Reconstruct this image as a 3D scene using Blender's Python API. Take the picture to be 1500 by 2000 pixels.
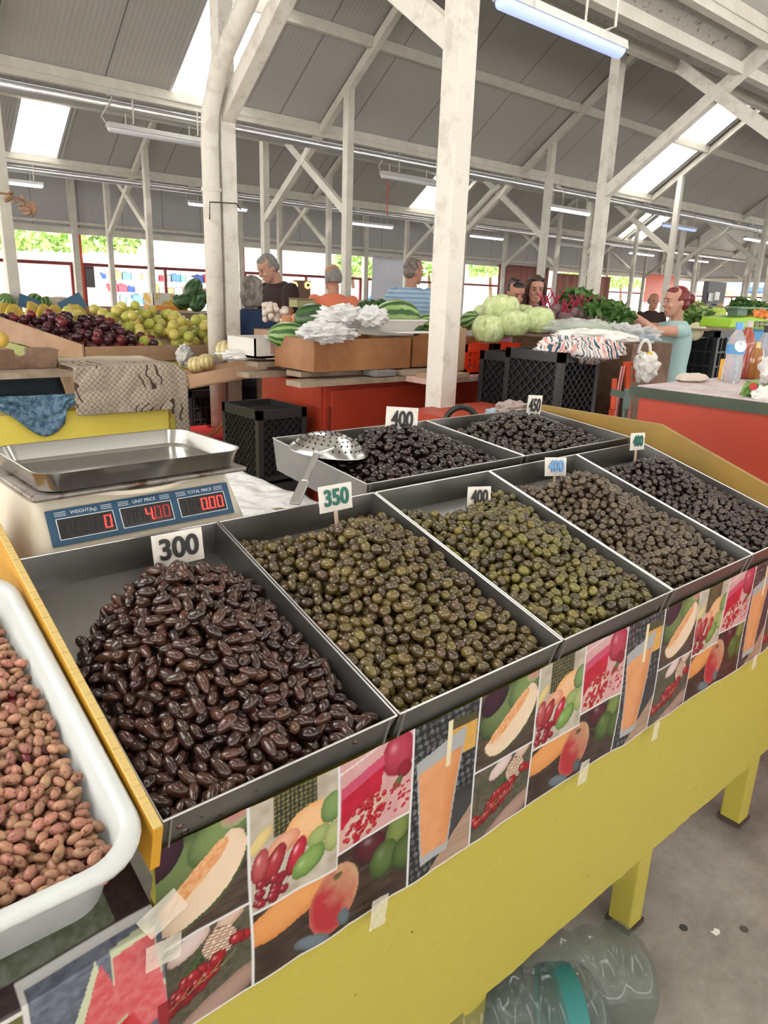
import bpy, bmesh, math, random
import numpy as np
from mathutils import Vector, Matrix, Euler
from math import sin, cos, tan, pi, radians as R, sqrt, atan2
random.seed(7)
SC = bpy.context.scene
COL = SC.collection
for o in list(bpy.data.objects): bpy.data.objects.remove(o)

# ------------------------------------------------------------------ camera
CAM_H = 1.30
YAW, PIT, ROL, FPX = 0.712635, 0.293263, 0.034676, 1400.71
_f = Vector((sin(YAW)*cos(PIT), cos(YAW)*cos(PIT), -sin(PIT)))
_r0 = Vector((cos(YAW), -sin(YAW), 0)); _u0 = _r0.cross(_f)
_r = _r0*cos(ROL)+_u0*sin(ROL); _u = -_r0*sin(ROL)+_u0*cos(ROL)
cd = bpy.data.cameras.new('camera'); cam = bpy.data.objects.new('camera', cd); COL.objects.link(cam)
cam.matrix_world = Matrix(((_r.x,_u.x,-_f.x,0),(_r.y,_u.y,-_f.y,0),(_r.z,_u.z,-_f.z,CAM_H),(0,0,0,1)))
cd.sensor_fit = 'HORIZONTAL'; cd.sensor_width = 36; cd.lens = 36*FPX/1500; cd.clip_start = .05; cd.clip_end = 400
SC.camera = cam
# ------------------------------------------------------------------ light
SC.view_settings.view_transform = 'Standard'; SC.view_settings.look = 'None'; SC.view_settings.gamma = 1
SC.view_settings.use_curve_mapping = False
SC.view_settings.exposure = -0.10
W = bpy.data.worlds.new('sky'); SC.world = W; W.use_nodes = True
bg = W.node_tree.nodes['Background']; bg.inputs[0].default_value = (1,.965,.91,1); bg.inputs[1].default_value = 9.0
sl = bpy.data.lights.new('sun', 'SUN'); sl.energy = 6; sl.angle = R(3); sl.color = (1,.95,.86)
sun = bpy.data.objects.new('sun', sl); COL.objects.link(sun); sun.rotation_euler = Euler((R(32), R(-38), 0))

# a measured picture direction meets a plane of the place
def _ray(px, py): return _r*(px-750)-_u*(py-1000)+_f*FPX
CP = Vector((0,0,CAM_H))
def PZ(px, py, z): d=_ray(px,py); return CP+d*((z-CAM_H)/d.z)
def PY(px, py, y): d=_ray(px,py); return CP+d*(y/d.y)
def PX(px, py, x): d=_ray(px,py); return CP+d*(x/d.x)

# ------------------------------------------------------------------ materials
MATS = {}
def mat(name, col, rough=.6, metal=0, var=None, scale=8, bump=0, bscale=60, trans=0, emit=0, vcol=False, rnd=0, spec=.5, ior=1.45, coat=0, lo=.35, hi=.65, alpha=1, hue=0):
    if name in MATS: return MATS[name]
    m = bpy.data.materials.new(name); m.use_nodes = True; nt = m.node_tree; N = nt.nodes; L = nt.links
    b = N['Principled BSDF']
    c = tuple(col)+(1,)
    b.inputs['Base Color'].default_value = c; b.inputs['Roughness'].default_value = rough; b.inputs['Metallic'].default_value = metal
    b.inputs['Specular IOR Level'].default_value = spec; b.inputs['IOR'].default_value = ior
    b.inputs['Coat Weight'].default_value = coat; b.inputs['Transmission Weight'].default_value = trans; b.inputs['Alpha'].default_value = alpha
    tc = N.new('ShaderNodeTexCoord')
    last = None
    if vcol:
        a = N.new('ShaderNodeAttribute'); a.attribute_name = 'col'; last = a.outputs['Color']
    if var is not None:
        nz = N.new('ShaderNodeTexNoise'); nz.inputs['Scale'].default_value = scale; nz.inputs['Detail'].default_value = 6; nz.inputs['Roughness'].default_value = .65
        L.new(tc.outputs['Object'], nz.inputs['Vector'])
        rp = N.new('ShaderNodeValToRGB'); rp.color_ramp.elements[0].position = lo; rp.color_ramp.elements[1].position = hi
        rp.color_ramp.elements[0].color = c; rp.color_ramp.elements[1].color = tuple(var)+(1,)
        L.new(nz.outputs['Fac'], rp.inputs['Fac']); last = rp.outputs['Color']
    if rnd:
        oi = N.new('ShaderNodeObjectInfo'); hs = N.new('ShaderNodeHueSaturation')
        mr = N.new('ShaderNodeMapRange'); mr.inputs['To Min'].default_value = 1-rnd; mr.inputs['To Max'].default_value = 1+rnd
        L.new(oi.outputs['Random'], mr.inputs['Value']); L.new(mr.outputs[0], hs.inputs['Value'])
        if hue:
            m2 = N.new('ShaderNodeMath'); m2.operation = 'MULTIPLY'; m2.inputs[1].default_value = 7.31; m3 = N.new('ShaderNodeMath'); m3.operation = 'FRACT'
            L.new(oi.outputs['Random'], m2.inputs[0]); L.new(m2.outputs[0], m3.inputs[0])
            m4 = N.new('ShaderNodeMapRange'); m4.inputs['To Min'].default_value = .5-hue; m4.inputs['To Max'].default_value = .5+hue
            L.new(m3.outputs[0], m4.inputs['Value']); L.new(m4.outputs[0], hs.inputs['Hue'])
        if last is not None: L.new(last, hs.inputs['Color'])
        else: hs.inputs['Color'].default_value = c
        last = hs.outputs['Color']
    if last is not None: L.new(last, b.inputs['Base Color'])
    if bump:
        nb = N.new('ShaderNodeTexNoise'); nb.inputs['Scale'].default_value = bscale; nb.inputs['Detail'].default_value = 4
        L.new(tc.outputs['Object'], nb.inputs['Vector'])
        bp = N.new('ShaderNodeBump'); bp.inputs['Strength'].default_value = bump; bp.inputs['Distance'].default_value = .01
        L.new(nb.outputs['Fac'], bp.inputs['Height']); L.new(bp.outputs[0], b.inputs['Normal'])
    if emit:
        b.inputs['Emission Color'].default_value = c; b.inputs['Emission Strength'].default_value = emit
    MATS[name] = m; return m

# ------------------------------------------------------------------ mesh builder
class MB:
    def __init__(s): s.v=[]; s.f=[]; s.m=[]; s.c=[]; s.mi=0; s.cc=(1,1,1)
    def add(s, vs, fs):
        n=len(s.v); s.v+= [tuple(v) for v in vs]; s.f+=[tuple(i+n for i in f) for f in fs]; s.m+=[s.mi]*len(fs); s.c+=[s.cc]*len(vs)
        return s
    def box(s, a, b, M=None):
        x0,y0,z0=a; x1,y1,z1=b
        vs=[Vector(p) for p in ((x0,y0,z0),(x1,y0,z0),(x1,y1,z0),(x0,y1,z0),(x0,y0,z1),(x1,y0,z1),(x1,y1,z1),(x0,y1,z1))]
        if M is not None: vs=[M@v for v in vs]
        return s.add(vs,[(0,3,2,1),(4,5,6,7),(0,1,5,4),(1,2,6,5),(2,3,7,6),(3,0,4,7)])
    def prism(s, poly, dvec):       # poly: list of 3D pts, extruded by dvec
        n=len(poly); d=Vector(dvec); vs=[Vector(p) for p in poly]+[Vector(p)+d for p in poly]
        return s.add(vs,[tuple(range(n))[::-1],tuple(range(n,2*n))]+[(i,(i+1)%n,n+(i+1)%n,n+i) for i in range(n)])
    def beam(s, p, q, w, h, up=(0,0,1)):
        p=Vector(p); q=Vector(q); d=(q-p).normalized(); u=Vector(up)
        if abs(d.dot(u))>.99: u=Vector((0,1,0))
        x=d.cross(u).normalized(); y=x.cross(d)
        vs=[c+x*a*w/2+y*b*h/2 for c in (p,q) for a,b in ((-1,-1),(1,-1),(1,1),(-1,1))]
        return s.add(vs,[(0,3,2,1),(4,5,6,7),(0,1,5,4),(1,2,6,5),(2,3,7,6),(3,0,4,7)])
    def rings(s, rs, cap=True, closed=True):
        n=len(rs[0]); vs=[p for r in rs for p in r]; fs=[]
        for k in range(len(rs)-1):
            for i in range(n if closed else n-1):
                j=(i+1)%n; fs.append((k*n+i,k*n+j,(k+1)*n+j,(k+1)*n+i))
        if cap and closed:
            fs.append(tuple(range(n))[::-1]); fs.append(tuple(range((len(rs)-1)*n,len(rs)*n)))
        return s.add(vs,fs)
    def tube(s, pts, rad, n=10, cap=True):
        pts=[Vector(p) for p in pts]; rs=[]; prev=None
        for i,p in enumerate(pts):
            d=(pts[min(i+1,len(pts)-1)]-pts[max(i-1,0)]).normalized()
            if prev is None:
                a=Vector((0,0,1)) if abs(d.z)<.9 else Vector((1,0,0)); x=d.cross(a).normalized()
            else: x=(prev-d*prev.dot(d)).normalized()
            prev=x; y=d.cross(x); r=rad[i] if hasattr(rad,'__len__') else rad
            rs.append([p+x*cos(2*pi*k/n)*r+y*sin(2*pi*k/n)*r for k in range(n)])
        return s.rings(rs,cap)
    def lathe(s, prof, c=(0,0,0), n=24, M=None, cap=True):
        rs=[]
        for r,z in prof:
            ring=[Vector((c[0]+r*cos(2*pi*k/n),c[1]+r*sin(2*pi*k/n),c[2]+z)) for k in range(n)]
            if M is not None: ring=[M@v for v in ring]
            rs.append(ring)
        return s.rings(rs,cap)
    def ball(s, c, r, n=12, m=8, M=None, fn=None):
        c=Vector(c); r=Vector(r) if hasattr(r,'__len__') else Vector((r,r,r)); rs=[]
        vs=[]; fs=[]
        def pt(t,p):
            v=Vector((sin(t)*cos(p),sin(t)*sin(p),cos(t)))
            if fn: v=v*fn(v)
            v=Vector((v.x*r.x,v.y*r.y,v.z*r.z))
            if M is not None: v=M@v
            return c+v
        vs.append(pt(0,0))
        for i in range(1,m):
            for k in range(n): vs.append(pt(pi*i/m,2*pi*k/n))
        vs.append(pt(pi,0))
        for k in range(n): fs.append((0,1+k,1+(k+1)%n))
        for i in range(m-2):
            for k in range(n):
                a=1+i*n+k; b=1+i*n+(k+1)%n; fs.append((a,a+n,b+n,b))
        e=len(vs)-1; o=1+(m-2)*n
        for k in range(n): fs.append((o+k,e,o+(k+1)%n))
        return s.add(vs,fs)
    def grid(s, fn, nu, nv):
        vs=[fn(i/nu,j/nv) for j in range(nv+1) for i in range(nu+1)]
        return s.add(vs,[(j*(nu+1)+i,j*(nu+1)+i+1,(j+1)*(nu+1)+i+1,(j+1)*(nu+1)+i) for j in range(nv) for i in range(nu)])
    def build(s, name, mats, parent=None, smooth=False, vcol=False, origin=None, bevel=0, solid=0, sub=0, auto=False):
        me=bpy.data.meshes.new(name)
        vs=s.v
        if origin is not None: o0=Vector(origin); vs=[tuple(Vector(v)-o0) for v in vs]
        me.from_pydata(vs,[],s.f)
        if not isinstance(mats,(list,tuple)): mats=[mats]
        for m in mats: me.materials.append(m)
        me.polygons.foreach_set('material_index',s.m)
        if smooth: me.polygons.foreach_set('use_smooth',[True]*len(s.f))
        if vcol:
            a=me.color_attributes.new('col','FLOAT_COLOR','POINT'); a.data.foreach_set('color',[x for c in s.c for x in (c[0],c[1],c[2],1)])
        me.update()
        bm=bmesh.new(); bm.from_mesh(me); bmesh.ops.recalc_face_normals(bm,faces=bm.faces); bm.to_mesh(me); bm.free()
        ob=bpy.data.objects.new(name,me); COL.objects.link(ob)
        if parent is not None: ob.parent=parent
        if origin is not None: ob.location=origin
        if solid: md=ob.modifiers.new('s','SOLIDIFY'); md.thickness=solid; md.offset=0
        if bevel: md=ob.modifiers.new('b','BEVEL'); md.width=bevel; md.segments=2; md.limit_method='ANGLE'
        if sub: md=ob.modifiers.new('u','SUBSURF'); md.levels=sub; md.render_levels=sub
        if auto:
            me.polygons.foreach_set('use_smooth',[True]*len(me.polygons)); 
            try: me.set_sharp_from_angle(angle=R(35))
            except Exception: pass
        return ob
def tag(o, label=None, cat=None, group=None, kind=None):
    if label: o['label']=label
    if cat: o['category']=cat
    if group: o['group']=group
    if kind: o['kind']=kind
    return o
def empty(name, loc=(0,0,0), rz=0, label=None, cat=None, group=None):
    o=bpy.data.objects.new(name,None); COL.objects.link(o); o.location=loc; o.rotation_euler=(0,0,rz); o.empty_display_size=.05
    return tag(o,label,cat,group)
KIDS={}
def copy_tree(o, parent=None):
    c=o.copy(); COL.objects.link(c)
    if parent is not None: c.parent=parent
    for ch in [x for x in o.children]: copy_tree(ch,c)
    return c
def TRS(loc, eul=(0,0,0), sc=(1,1,1)):
    return Matrix.Translation(Vector(loc))@Euler(eul).to_matrix().to_4x4()@Matrix.Diagonal((sc[0],sc[1],sc[2],1))
def nz(x,y=0,z=0):
    from mathutils import noise
    return noise.noise(Vector((x,y,z)))
FONT=None
def text(s, size, mat_, parent, M, name='price_number', ext=.0008, off=.012, align='CENTER'):
    cu=bpy.data.curves.new(name,'FONT'); cu.body=s; cu.size=size; cu.extrude=ext; cu.offset=off*size; cu.align_x=align; cu.align_y='CENTER'
    t=bpy.data.objects.new(name,cu); COL.objects.link(t)
    dg=bpy.context.evaluated_depsgraph_get(); me=bpy.data.meshes.new_from_object(t.evaluated_get(dg)); bpy.data.objects.remove(t)
    me.materials.clear(); me.materials.append(mat_)
    o=bpy.data.objects.new(name,me); COL.objects.link(o); o.parent=parent; o.matrix_local=M
    return o

# ================================================================== the hall
HH=1.75                       # valley crossing above the camera
ZC=CAM_H+HH; SL=R(35.5); TS=tan(SL)
VY=[1.985*HH, 5.2*HH, 8.6*HH]; HALF=1.65*HH
FX=[[1.4*HH+2.38*HH*k for k in range(-1,6)], [1.15*HH+2.37*HH*k for k in range(-1,8)], [1.02*HH+2.4*HH*k for k in range(-1,8)]]
YW=10.25*HH; XW=19.6*HH
m_paint=mat('cream_painted_steel',(.56,.53,.46),.5,var=(.66,.63,.56),scale=5,bump=.15,bscale=40)
m_spot=mat('chipped_painted_steel',(.64,.61,.55),.55,var=(.53,.49,.43),scale=9,bump=.4,bscale=90,lo=.5,hi=.62)
def ribbed(name,col,col2,axis,freq,seam):
    m=mat(name,col,.45); nt=m.node_tree; N=nt.nodes; L=nt.links; b=N['Principled BSDF']
    tc=N.new('ShaderNodeTexCoord'); sp=N.new('ShaderNodeSeparateXYZ'); L.new(tc.outputs['Object'],sp.inputs[0])
    mu=N.new('ShaderNodeMath'); mu.operation='MULTIPLY'; mu.inputs[1].default_value=freq; L.new(sp.outputs[axis],mu.inputs[0])
    sn=N.new('ShaderNodeMath'); sn.operation='SINE'; L.new(mu.outputs[0],sn.inputs[0])
    bp=N.new('ShaderNodeBump'); bp.inputs['Strength'].default_value=.12; bp.inputs['Distance'].default_value=.012; L.new(sn.outputs[0],bp.inputs['Height']); L.new(bp.outputs[0],b.inputs['Normal'])
    # seam lines between panels
    m1=N.new('ShaderNodeMath'); m1.operation='DIVIDE'; m1.inputs[1].default_value=seam; L.new(sp.outputs[axis],m1.inputs[0])
    m2=N.new('ShaderNodeMath'); m2.operation='FRACT'; L.new(m1.outputs[0],m2.inputs[0])
    m3=N.new('ShaderNodeMath'); m3.operation='GREATER_THAN'; m3.inputs[1].default_value=.012; L.new(m2.outputs[0],m3.inputs[0])
    n=N.new('ShaderNodeTexNoise'); n.inputs['Scale'].default_value=.6; n.inputs['Detail'].default_value=5; L.new(tc.outputs['Object'],n.inputs['Vector'])
    r=N.new('ShaderNodeMix'); r.data_type='RGBA'; r.inputs[6].default_value=tuple(col)+(1,); r.inputs[7].default_value=tuple(col2)+(1,); L.new(n.outputs['Fac'],r.inputs[0])
    r2=N.new('ShaderNodeMix'); r2.data_type='RGBA'; r2.inputs[6].default_value=(.12,.115,.11,1); L.new(m3.outputs[0],r2.inputs[0]); L.new(r.outputs[2],r2.inputs[7])
    L.new(r2.outputs[2],b.inputs['Base Color']); return m
m_roof=ribbed('ribbed_grey_roof_sheet',(.47,.45,.42),(.40,.38,.36),0,2*pi/.055,1.1)
m_wallp=ribbed('grey_wall_panel',(.46,.455,.45),(.40,.40,.395),0,2*pi/.05,1.0)
m_wallq=ribbed('pale_end_wall_panel',(.50,.50,.49),(.44,.44,.44),1,2*pi/.05,1.0)
# floor
m_floor=mat('worn_concrete_floor',(.15,.14,.125),.55,var=(.36,.34,.315),scale=2.2,bump=.25,bscale=30,lo=.34,hi=.66)
nt=m_floor.node_tree; N=nt.nodes; L=nt.links; b=N['Principled BSDF']
src=b.inputs['Base Color'].links[0].from_socket
n2=N.new('ShaderNodeTexNoise'); n2.inputs['Scale'].default_value=14; n2.inputs['Detail'].default_value=8; n2.inputs['Roughness'].default_value=.8
rp=N.new('ShaderNodeValToRGB'); rp.color_ramp.elements[0].position=.38; rp.color_ramp.elements[0].color=(.45,.42,.4,1); rp.color_ramp.elements[1].position=.6; rp.color_ramp.elements[1].color=(1,1,1,1)
mx=N.new('ShaderNodeMix'); mx.data_type='RGBA'; mx.blend_type='MULTIPLY'; mx.inputs[0].default_value=1
L.new(n2.outputs['Fac'],rp.inputs[0]); L.new(src,mx.inputs[6]); L.new(rp.outputs[0],mx.inputs[7])
n3=N.new('ShaderNodeTexVoronoi'); n3.inputs['Scale'].default_value=9; rp3=N.new('ShaderNodeValToRGB'); rp3.color_ramp.elements[0].position=.10; rp3.color_ramp.elements[0].color=(1,1,1,1); rp3.color_ramp.elements[1].position=.16; rp3.color_ramp.elements[1].color=(0,0,0,1)
n4=N.new('ShaderNodeTexNoise'); n4.inputs['Scale'].default_value=3; m5=N.new('ShaderNodeMath'); m5.operation='GREATER_THAN'; m5.inputs[1].default_value=.56
m6=N.new('ShaderNodeMath'); m6.operation='MULTIPLY'; mx2=N.new('ShaderNodeMix'); mx2.data_type='RGBA'; mx2.inputs[7].default_value=(.46,.44,.41,1)
L.new(n3.outputs['Distance'],rp3.inputs[0]); L.new(n4.outputs['Fac'],m5.inputs[0]); L.new(rp3.outputs[0],m6.inputs[0]); L.new(m5.outputs[0],m6.inputs[1])
L.new(m6.outputs[0],mx2.inputs[0]); L.new(mx.outputs[2],mx2.inputs[6]); L.new(mx2.outputs[2],b.inputs['Base Color'])
tag(MB().add([(-6,-5,0),(XW+.2,-5,0),(XW+.2,YW+.2,0),(-6,YW+.2,0)],[(0,1,2,3)]).build('floor',m_floor),kind='structure')
m_street=mat('street_paving',(.5,.49,.47),.8,var=(.6,.59,.56),scale=1)
tag(MB().add([(-40,YW+.2,-.01),(110,YW+.2,-.01),(110,90,-.01),(-40,90,-.01)],[(0,1,2,3)]).build('street_ground',m_street),kind='structure')
tag(MB().add([(XW+.2,-40,-.015),(110,-40,-.015),(110,YW+.2,-.015),(XW+.2,YW+.2,-.015)],[(0,1,2,3)]).build('street_ground',m_street),kind='structure')
def zroof(y,v): return ZC+.12+abs(y-VY[v])*TS
m_sky=bpy.data.materials.new('translucent_skylight_sheet'); m_sky.use_nodes=True
nt=m_sky.node_tree; nt.nodes.clear(); o_=nt.nodes.new('ShaderNodeOutputMaterial'); t_=nt.nodes.new('ShaderNodeBsdfTranslucent'); t_.inputs[0].default_value=(.92,.93,.92,1)
q_=nt.nodes.new('ShaderNodeBsdfTransparent'); q_.inputs[0].default_value=(.9,.93,.95,1); x_=nt.nodes.new('ShaderNodeMixShader'); x_.inputs[0].default_value=.0
nt.links.new(t_.outputs[0],x_.inputs[1]); nt.links.new(q_.outputs[0],x_.inputs[2]); nt.links.new(x_.outputs[0],o_.inputs[0])
# skylights: for every valley the strips (x0,x1) on its camera-side slope
SKY={0:[(3.4,4.4),(9.6,11.0)], 1:[(PY(330,205,VY[1]-.4).x,PY(462,232,VY[1]-.4).x),(PY(1200,384,VY[1]-.4).x,PY(1258,396,VY[1]-.4).x),(27,28.2)],
     2:[(PY(20,322,VY[2]-.4).x,PY(112,328,VY[2]-.4).x),(PY(795,420,VY[2]-.4).x,PY(858,430,VY[2]-.4).x),(PY(1203,470,VY[2]-.4).x,PY(1222,472,VY[2]-.4).x),(PY(1230,472,VY[2]-.4).x,PY(1252,475,VY[2]-.4).x)]}
XL=[-1.0,-4.5,-4.5]
def slope(v,side,strips,xs,yend):
    y0=VY[v]+side*.38; y1=yend; z0=zroof(y0,v); z1=zroof(y1,v)
    b=MB(); x=xs; k=0
    for a,c in sorted(strips)+[(XW,XW)]:
        if a>x: b.add([(x,y0,z0),(a,y0,z0),(a,y1,z1),(x,y1,z1)],[(0,1,2,3)])
        if c>a:
            tag(MB().add([(a,y0,z0+.03),(c,y0,z0+.03),(c,y1,z1+.03),(a,y1,z1+.03)],[(0,1,2,3)]).build('window_%d'%(10*v+k+1),m_sky),kind='structure')
            f=MB()
            for xx in (a,c,c+.07):
                f.beam((xx,y0,z0-.01),(xx,y1,z1-.01),.035,.05)
            tag(f.build('trim_%d'%(10*v+k+1),mat('aluminium_strip',(.7,.7,.7),.35,.6)),kind='structure'); k+=1
        x=c
    tag(b.build('ceiling',m_roof,solid=.04),kind='structure')
slope(0,-1,SKY[0],XL[0],VY[0]-HALF)
slope(0,1,[],XL[1],VY[0]+HALF)
slope(1,-1,SKY[1],XL[1],VY[1]-HALF)
slope(1,1,[],XL[1],VY[1]+HALF)
slope(2,-1,SKY[2],XL[2],VY[2]-HALF)
slope(2,1,[],XL[2],YW)
# unseen gables added behind the viewer; roof and narrow skylights set the light
def slope_b(ya,yb,up):
    z0,z1=(zroof(VY[0]-HALF,0),zroof(VY[0]-.38,0)); 
    if up: z0,z1=z1,z0
    b=MB(); x=-7.0; k=0
    while x<XW:
        a=min(XW,x+3.3); b.add([(x,ya,z0),(a,ya,z0),(a,yb,z1),(x,yb,z1)],[(0,1,2,3)])
        c=min(XW,a+.40)
        if c>a: tag(MB().add([(a,ya,z0+.03),(c,ya,z0+.03),(c,yb,z1+.03),(a,yb,z1+.03)],[(0,1,2,3)]).build('window_%d'%(100+int(abs(ya)*10)+k),m_sky),kind='structure')
        x=c; k+=1
    tag(b.build('ceiling',m_roof,solid=.04),kind='structure')
yr=VY[0]-HALF
slope_b(yr,yr-2.5,False); slope_b(yr-3.2,yr-5.8,True); slope_b(yr-5.8,yr-8.4,False)
for yy in (yr-2.88,yr-8.7):
    tag(MB().box((-7,yy-.4,ZC+.25),(XW,yy+.4,ZC+.42)).build('valley_gutter',mat('plain_gutter',(.5,.49,.47),.5)),kind='structure')
m_gut=mat('spotted_galvanised_gutter',(.42,.40,.37),.4,.35,var=(.16,.13,.11),scale=22,lo=.58,hi=.66,bump=.2)
m_silver=mat('silver_duct_foil',(.75,.76,.78),.28,.9,bump=.5,bscale=9)
for v in range(3):
    Y=VY[v]; xa=XL[v]; 
    g=MB(); g.prism([(xa,Y-.36,ZC+.42),(xa,Y-.14,ZC+.20),(xa,Y+.14,ZC+.20),(xa,Y+.36,ZC+.42),(xa,Y+.36,ZC+.44),(xa,Y-.36,ZC+.44)],(XW-xa,0,0))
    tag(g.build('valley_gutter',m_gut),kind='structure')
    for sgn in (-1,1):
        pz=MB(); yy=Y+sgn*.42; pz.box((xa,yy-.035,ZC+.24),(XW,yy+.035,ZC+.40)); pz.box((xa,yy-.05,ZC+.30),(XW,yy+.05,ZC+.33))
        tag(pz.build('roof_purlin',m_paint),kind='structure')
    if v==0:
        tag(MB().box((xa,Y-.22,ZC+.10),(XW,Y-.14,ZC+.18)).build('roof_purlin',m_paint),kind='structure')
    # mid slope purlins and ridge
    for fr,sgns in ((.52,(-1,)),(.98,(-1,))):
        for sgn in sgns:
            yy=Y+sgn*HALF*fr; zz=zroof(yy,v)-.075
            tag(MB().beam((xa,yy,zz),(XW,yy,zz),.07,.12).build('roof_purlin',m_paint),kind='structure')
    tag(MB().tube([(xa,Y-.30,ZC+.17),(XW,Y-.30,ZC+.17)],.062 if v else .03,12).build('silver_pipe',m_silver,smooth=True),kind='structure') if v else None
    for i,x in enumerate(FX[v]):
        if x>XW-.5: continue
        c=.105; hs=.585*HH
        for sgn in (-1,1):
            if v==0 and i==0: continue
            tag(MB().box((x-c/2,Y+sgn*hs-c/2,0),(x+c/2,Y+sgn*hs+c/2,ZC+hs*TS-.02)).build('roof_column',m_spot if v==0 else m_paint,bevel=.006),kind='structure')
        w=.085
        for sgn in (-1,1):        # scissor struts run on as rafters
            e=HALF*.98
            p=Vector((x,Y+sgn*hs*.98,ZC-hs*.98*TS)); qy=-sgn*(HALF*.97)
            if v==2 and sgn==-1: qy=YW-Y-.1
            q=Vector((x,Y+qy,ZC+abs(qy)*TS))
            tag(MB().beam(p,q,w+.006*sgn,.10,up=(0,0,1)).build('roof_strut',m_spot if v==0 else m_paint,bevel=.005),kind='structure')
# ---- window wall along the back and end wall
ZT=CAM_H+YW/16.35; ZB=.55
m_redp=mat('dark_red_window_paint',(.20,.022,.02),.4,var=(.26,.03,.025),scale=6)
m_orp=mat('orange_painted_post',(.75,.10,.04),.45)
tag(MB().add([(-5,YW,ZT+.12),(XW,YW,ZT+.12),(XW,YW,7),(-5,YW,7)],[(0,1,2,3)]).build('wall_back',m_wallp,solid=.05),kind='structure')
tag(MB().box((-5,YW-.10,ZT),(XW,YW+.02,ZT+.14)).build('trim_31',m_paint),kind='structure')
tag(MB().box((-5,YW-.12,ZT+.20),(XW,YW-.02,ZT+.26)).build('trim_32',m_paint),kind='structure')
tag(MB().box((-5,YW-.12,ZT+1.22),(XW,YW-.02,ZT+1.30)).build('trim_33',m_paint),kind='structure')
tag(MB().box((-5,YW-.02,0),(XW,YW+.06,ZB)).build('wall_back_sill',mat('pale_plaster',(.6,.58,.54),.8)),kind='structure')
wx=[.92*HH+2.42*HH*k for k in range(-1,8)]
for i,x in enumerate(wx):
    tag(MB().box((x-.07,YW-.16,0),(x+.07,YW-.02,6.5)).build('wall_post',m_paint),kind='structure')
    tag(MB().box((x+.08,YW-.05,ZB),(x+.16,YW+.05,ZT)).build('window_post',m_orp),kind='structure')
zt2=CAM_H+.42
for i in range(len(wx)-1):
    b=MB(); x0=wx[i]+.16; x1=wx[i+1]-.07
    if i in (0,1,2,5,6,7) or True:
        b.box((x0,YW-.03,zt2),(x1,YW+.03,zt2+.07)); b.box((x0,YW-.03,ZB),(x1,YW+.03,ZB+.07)); b.box((x0,YW-.03,ZB),(x0+.05,YW+.03,zt2)); b.box((x1-.05,YW-.03,ZB),(x1,YW+.03,zt2))
        mid=(x0+x1)/2; b.box((mid-.03,YW-.03,ZB),(mid+.03,YW+.03,zt2))
    tag(b.build('window_%d'%(40+i),m_redp),kind='structure')
# end wall
tag(MB().add([(XW,-3,ZT+.12),(XW,YW,ZT+.12),(XW,YW,7),(XW,-3,7)],[(0,1,2,3)]).build('wall_end',m_wallq,solid=.05),kind='structure')
tag(MB().box((XW-.1,-3,ZT),(XW+.02,YW,ZT+.16)).build('trim_34',m_paint),kind='structure')
tag(MB().box((XW-.02,-3,0),(XW+.06,YW,ZB)).build('wall_end_sill',mat('pale_plaster',(.6,.58,.54),.8)),kind='structure')
y=YW-.1; k=0
while y>-3:
    tag(MB().box((XW-.14,y-.07,0),(XW-.02,y+.07,ZT)).build('wall_post',m_paint),kind='structure')
    b=MB(); b.box((XW-.03,y-3.9,zt2),(XW+.03,y,zt2+.07)); b.box((XW-.03,y-2.0,ZB),(XW+.03,y-1.94,zt2)); b.box((XW-.03,y-3.9,ZB),(XW+.03,y,ZB+.07))
    tag(b.build('window_%d'%(60+k),m_redp),kind='structure'); y-=4; k+=1
# unseen front and left walls, added with narrow window bands to cut the light
yf_=yr-8.9
for nm,pts in (('wall_front',lambda z0,z1:((-7,yf_,z0),(XW,yf_,z0),(XW,yf_,z1),(-7,yf_,z1))),('wall_left',lambda z0,z1:((-7,yf_,z0),(-7,YW,z0),(-7,YW,z1),(-7,yf_,z1)))):
    for z0,z1 in ((0,1.75) if nm=='wall_front' else (0,.9),(2.35,7.2)):
        tag(MB().add([Vector(p) for p in pts(z0,z1)],[(0,1,2,3)]).build(nm,m_wallp,solid=.05),kind='structure')
tag(MB().add([(XW,yf_,2.55),(XW,-3,2.55),(XW,-3,7),(XW,yf_,7)],[(0,1,2,3)]).build('wall_end',m_wallq,solid=.05),kind='structure')
# ---- drain pipes in front of column A and on one further frame
def drain(x,yc,v,name,label,r=.055):
    Yc=VY[v]; z1=ZC+.15
    pts=[(x,Yc-.05,z1),(x,Yc+.1,z1-.08),(x,yc-.16,ZC-(yc-Yc-.16)*TS+.12),(x,yc-.02,ZC-(yc-Yc)*TS-.0),(x,yc,ZC-(yc-Yc)*TS-.16),(x,yc,.0)]
    b=MB(); b.tube(pts,r,16)
    o=b.build(name,m_spot if v==0 else m_paint,smooth=True); tag(o,label,'drain pipe')
    for z in (1.9,):
        MB().lathe([(r+.008,-.012),(r+.008,.012)],(x,yc,z)).build('pipe_clamp',m_paint,o)
    return o
colA=Vector((FX[0][1],VY[0]+.585*HH,0))
dp=drain(colA.x-.115,colA.y-.02,0,'drain_pipe','thick pale grey drain pipe bending down beside the nearest left roof column')
drain(FX[1][3]-.10,VY[1]+.585*HH,1,'drain_pipe','slim cream drain pipe with elbow far behind the leafy greens',.05)
b=MB(); b.tube([(colA.x-.16,colA.y-.07,1.72),(colA.x-.17,colA.y-.10,1.82),(colA.x+.02,colA.y-.09,1.83),(colA.x+.07,colA.y-.06,1.80)],.004,6)
tag(b.build('tied_wire',mat('black_wire',(.02,.02,.02),.5)),'thin black wire tied round the left column at eye height','wire')
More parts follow.
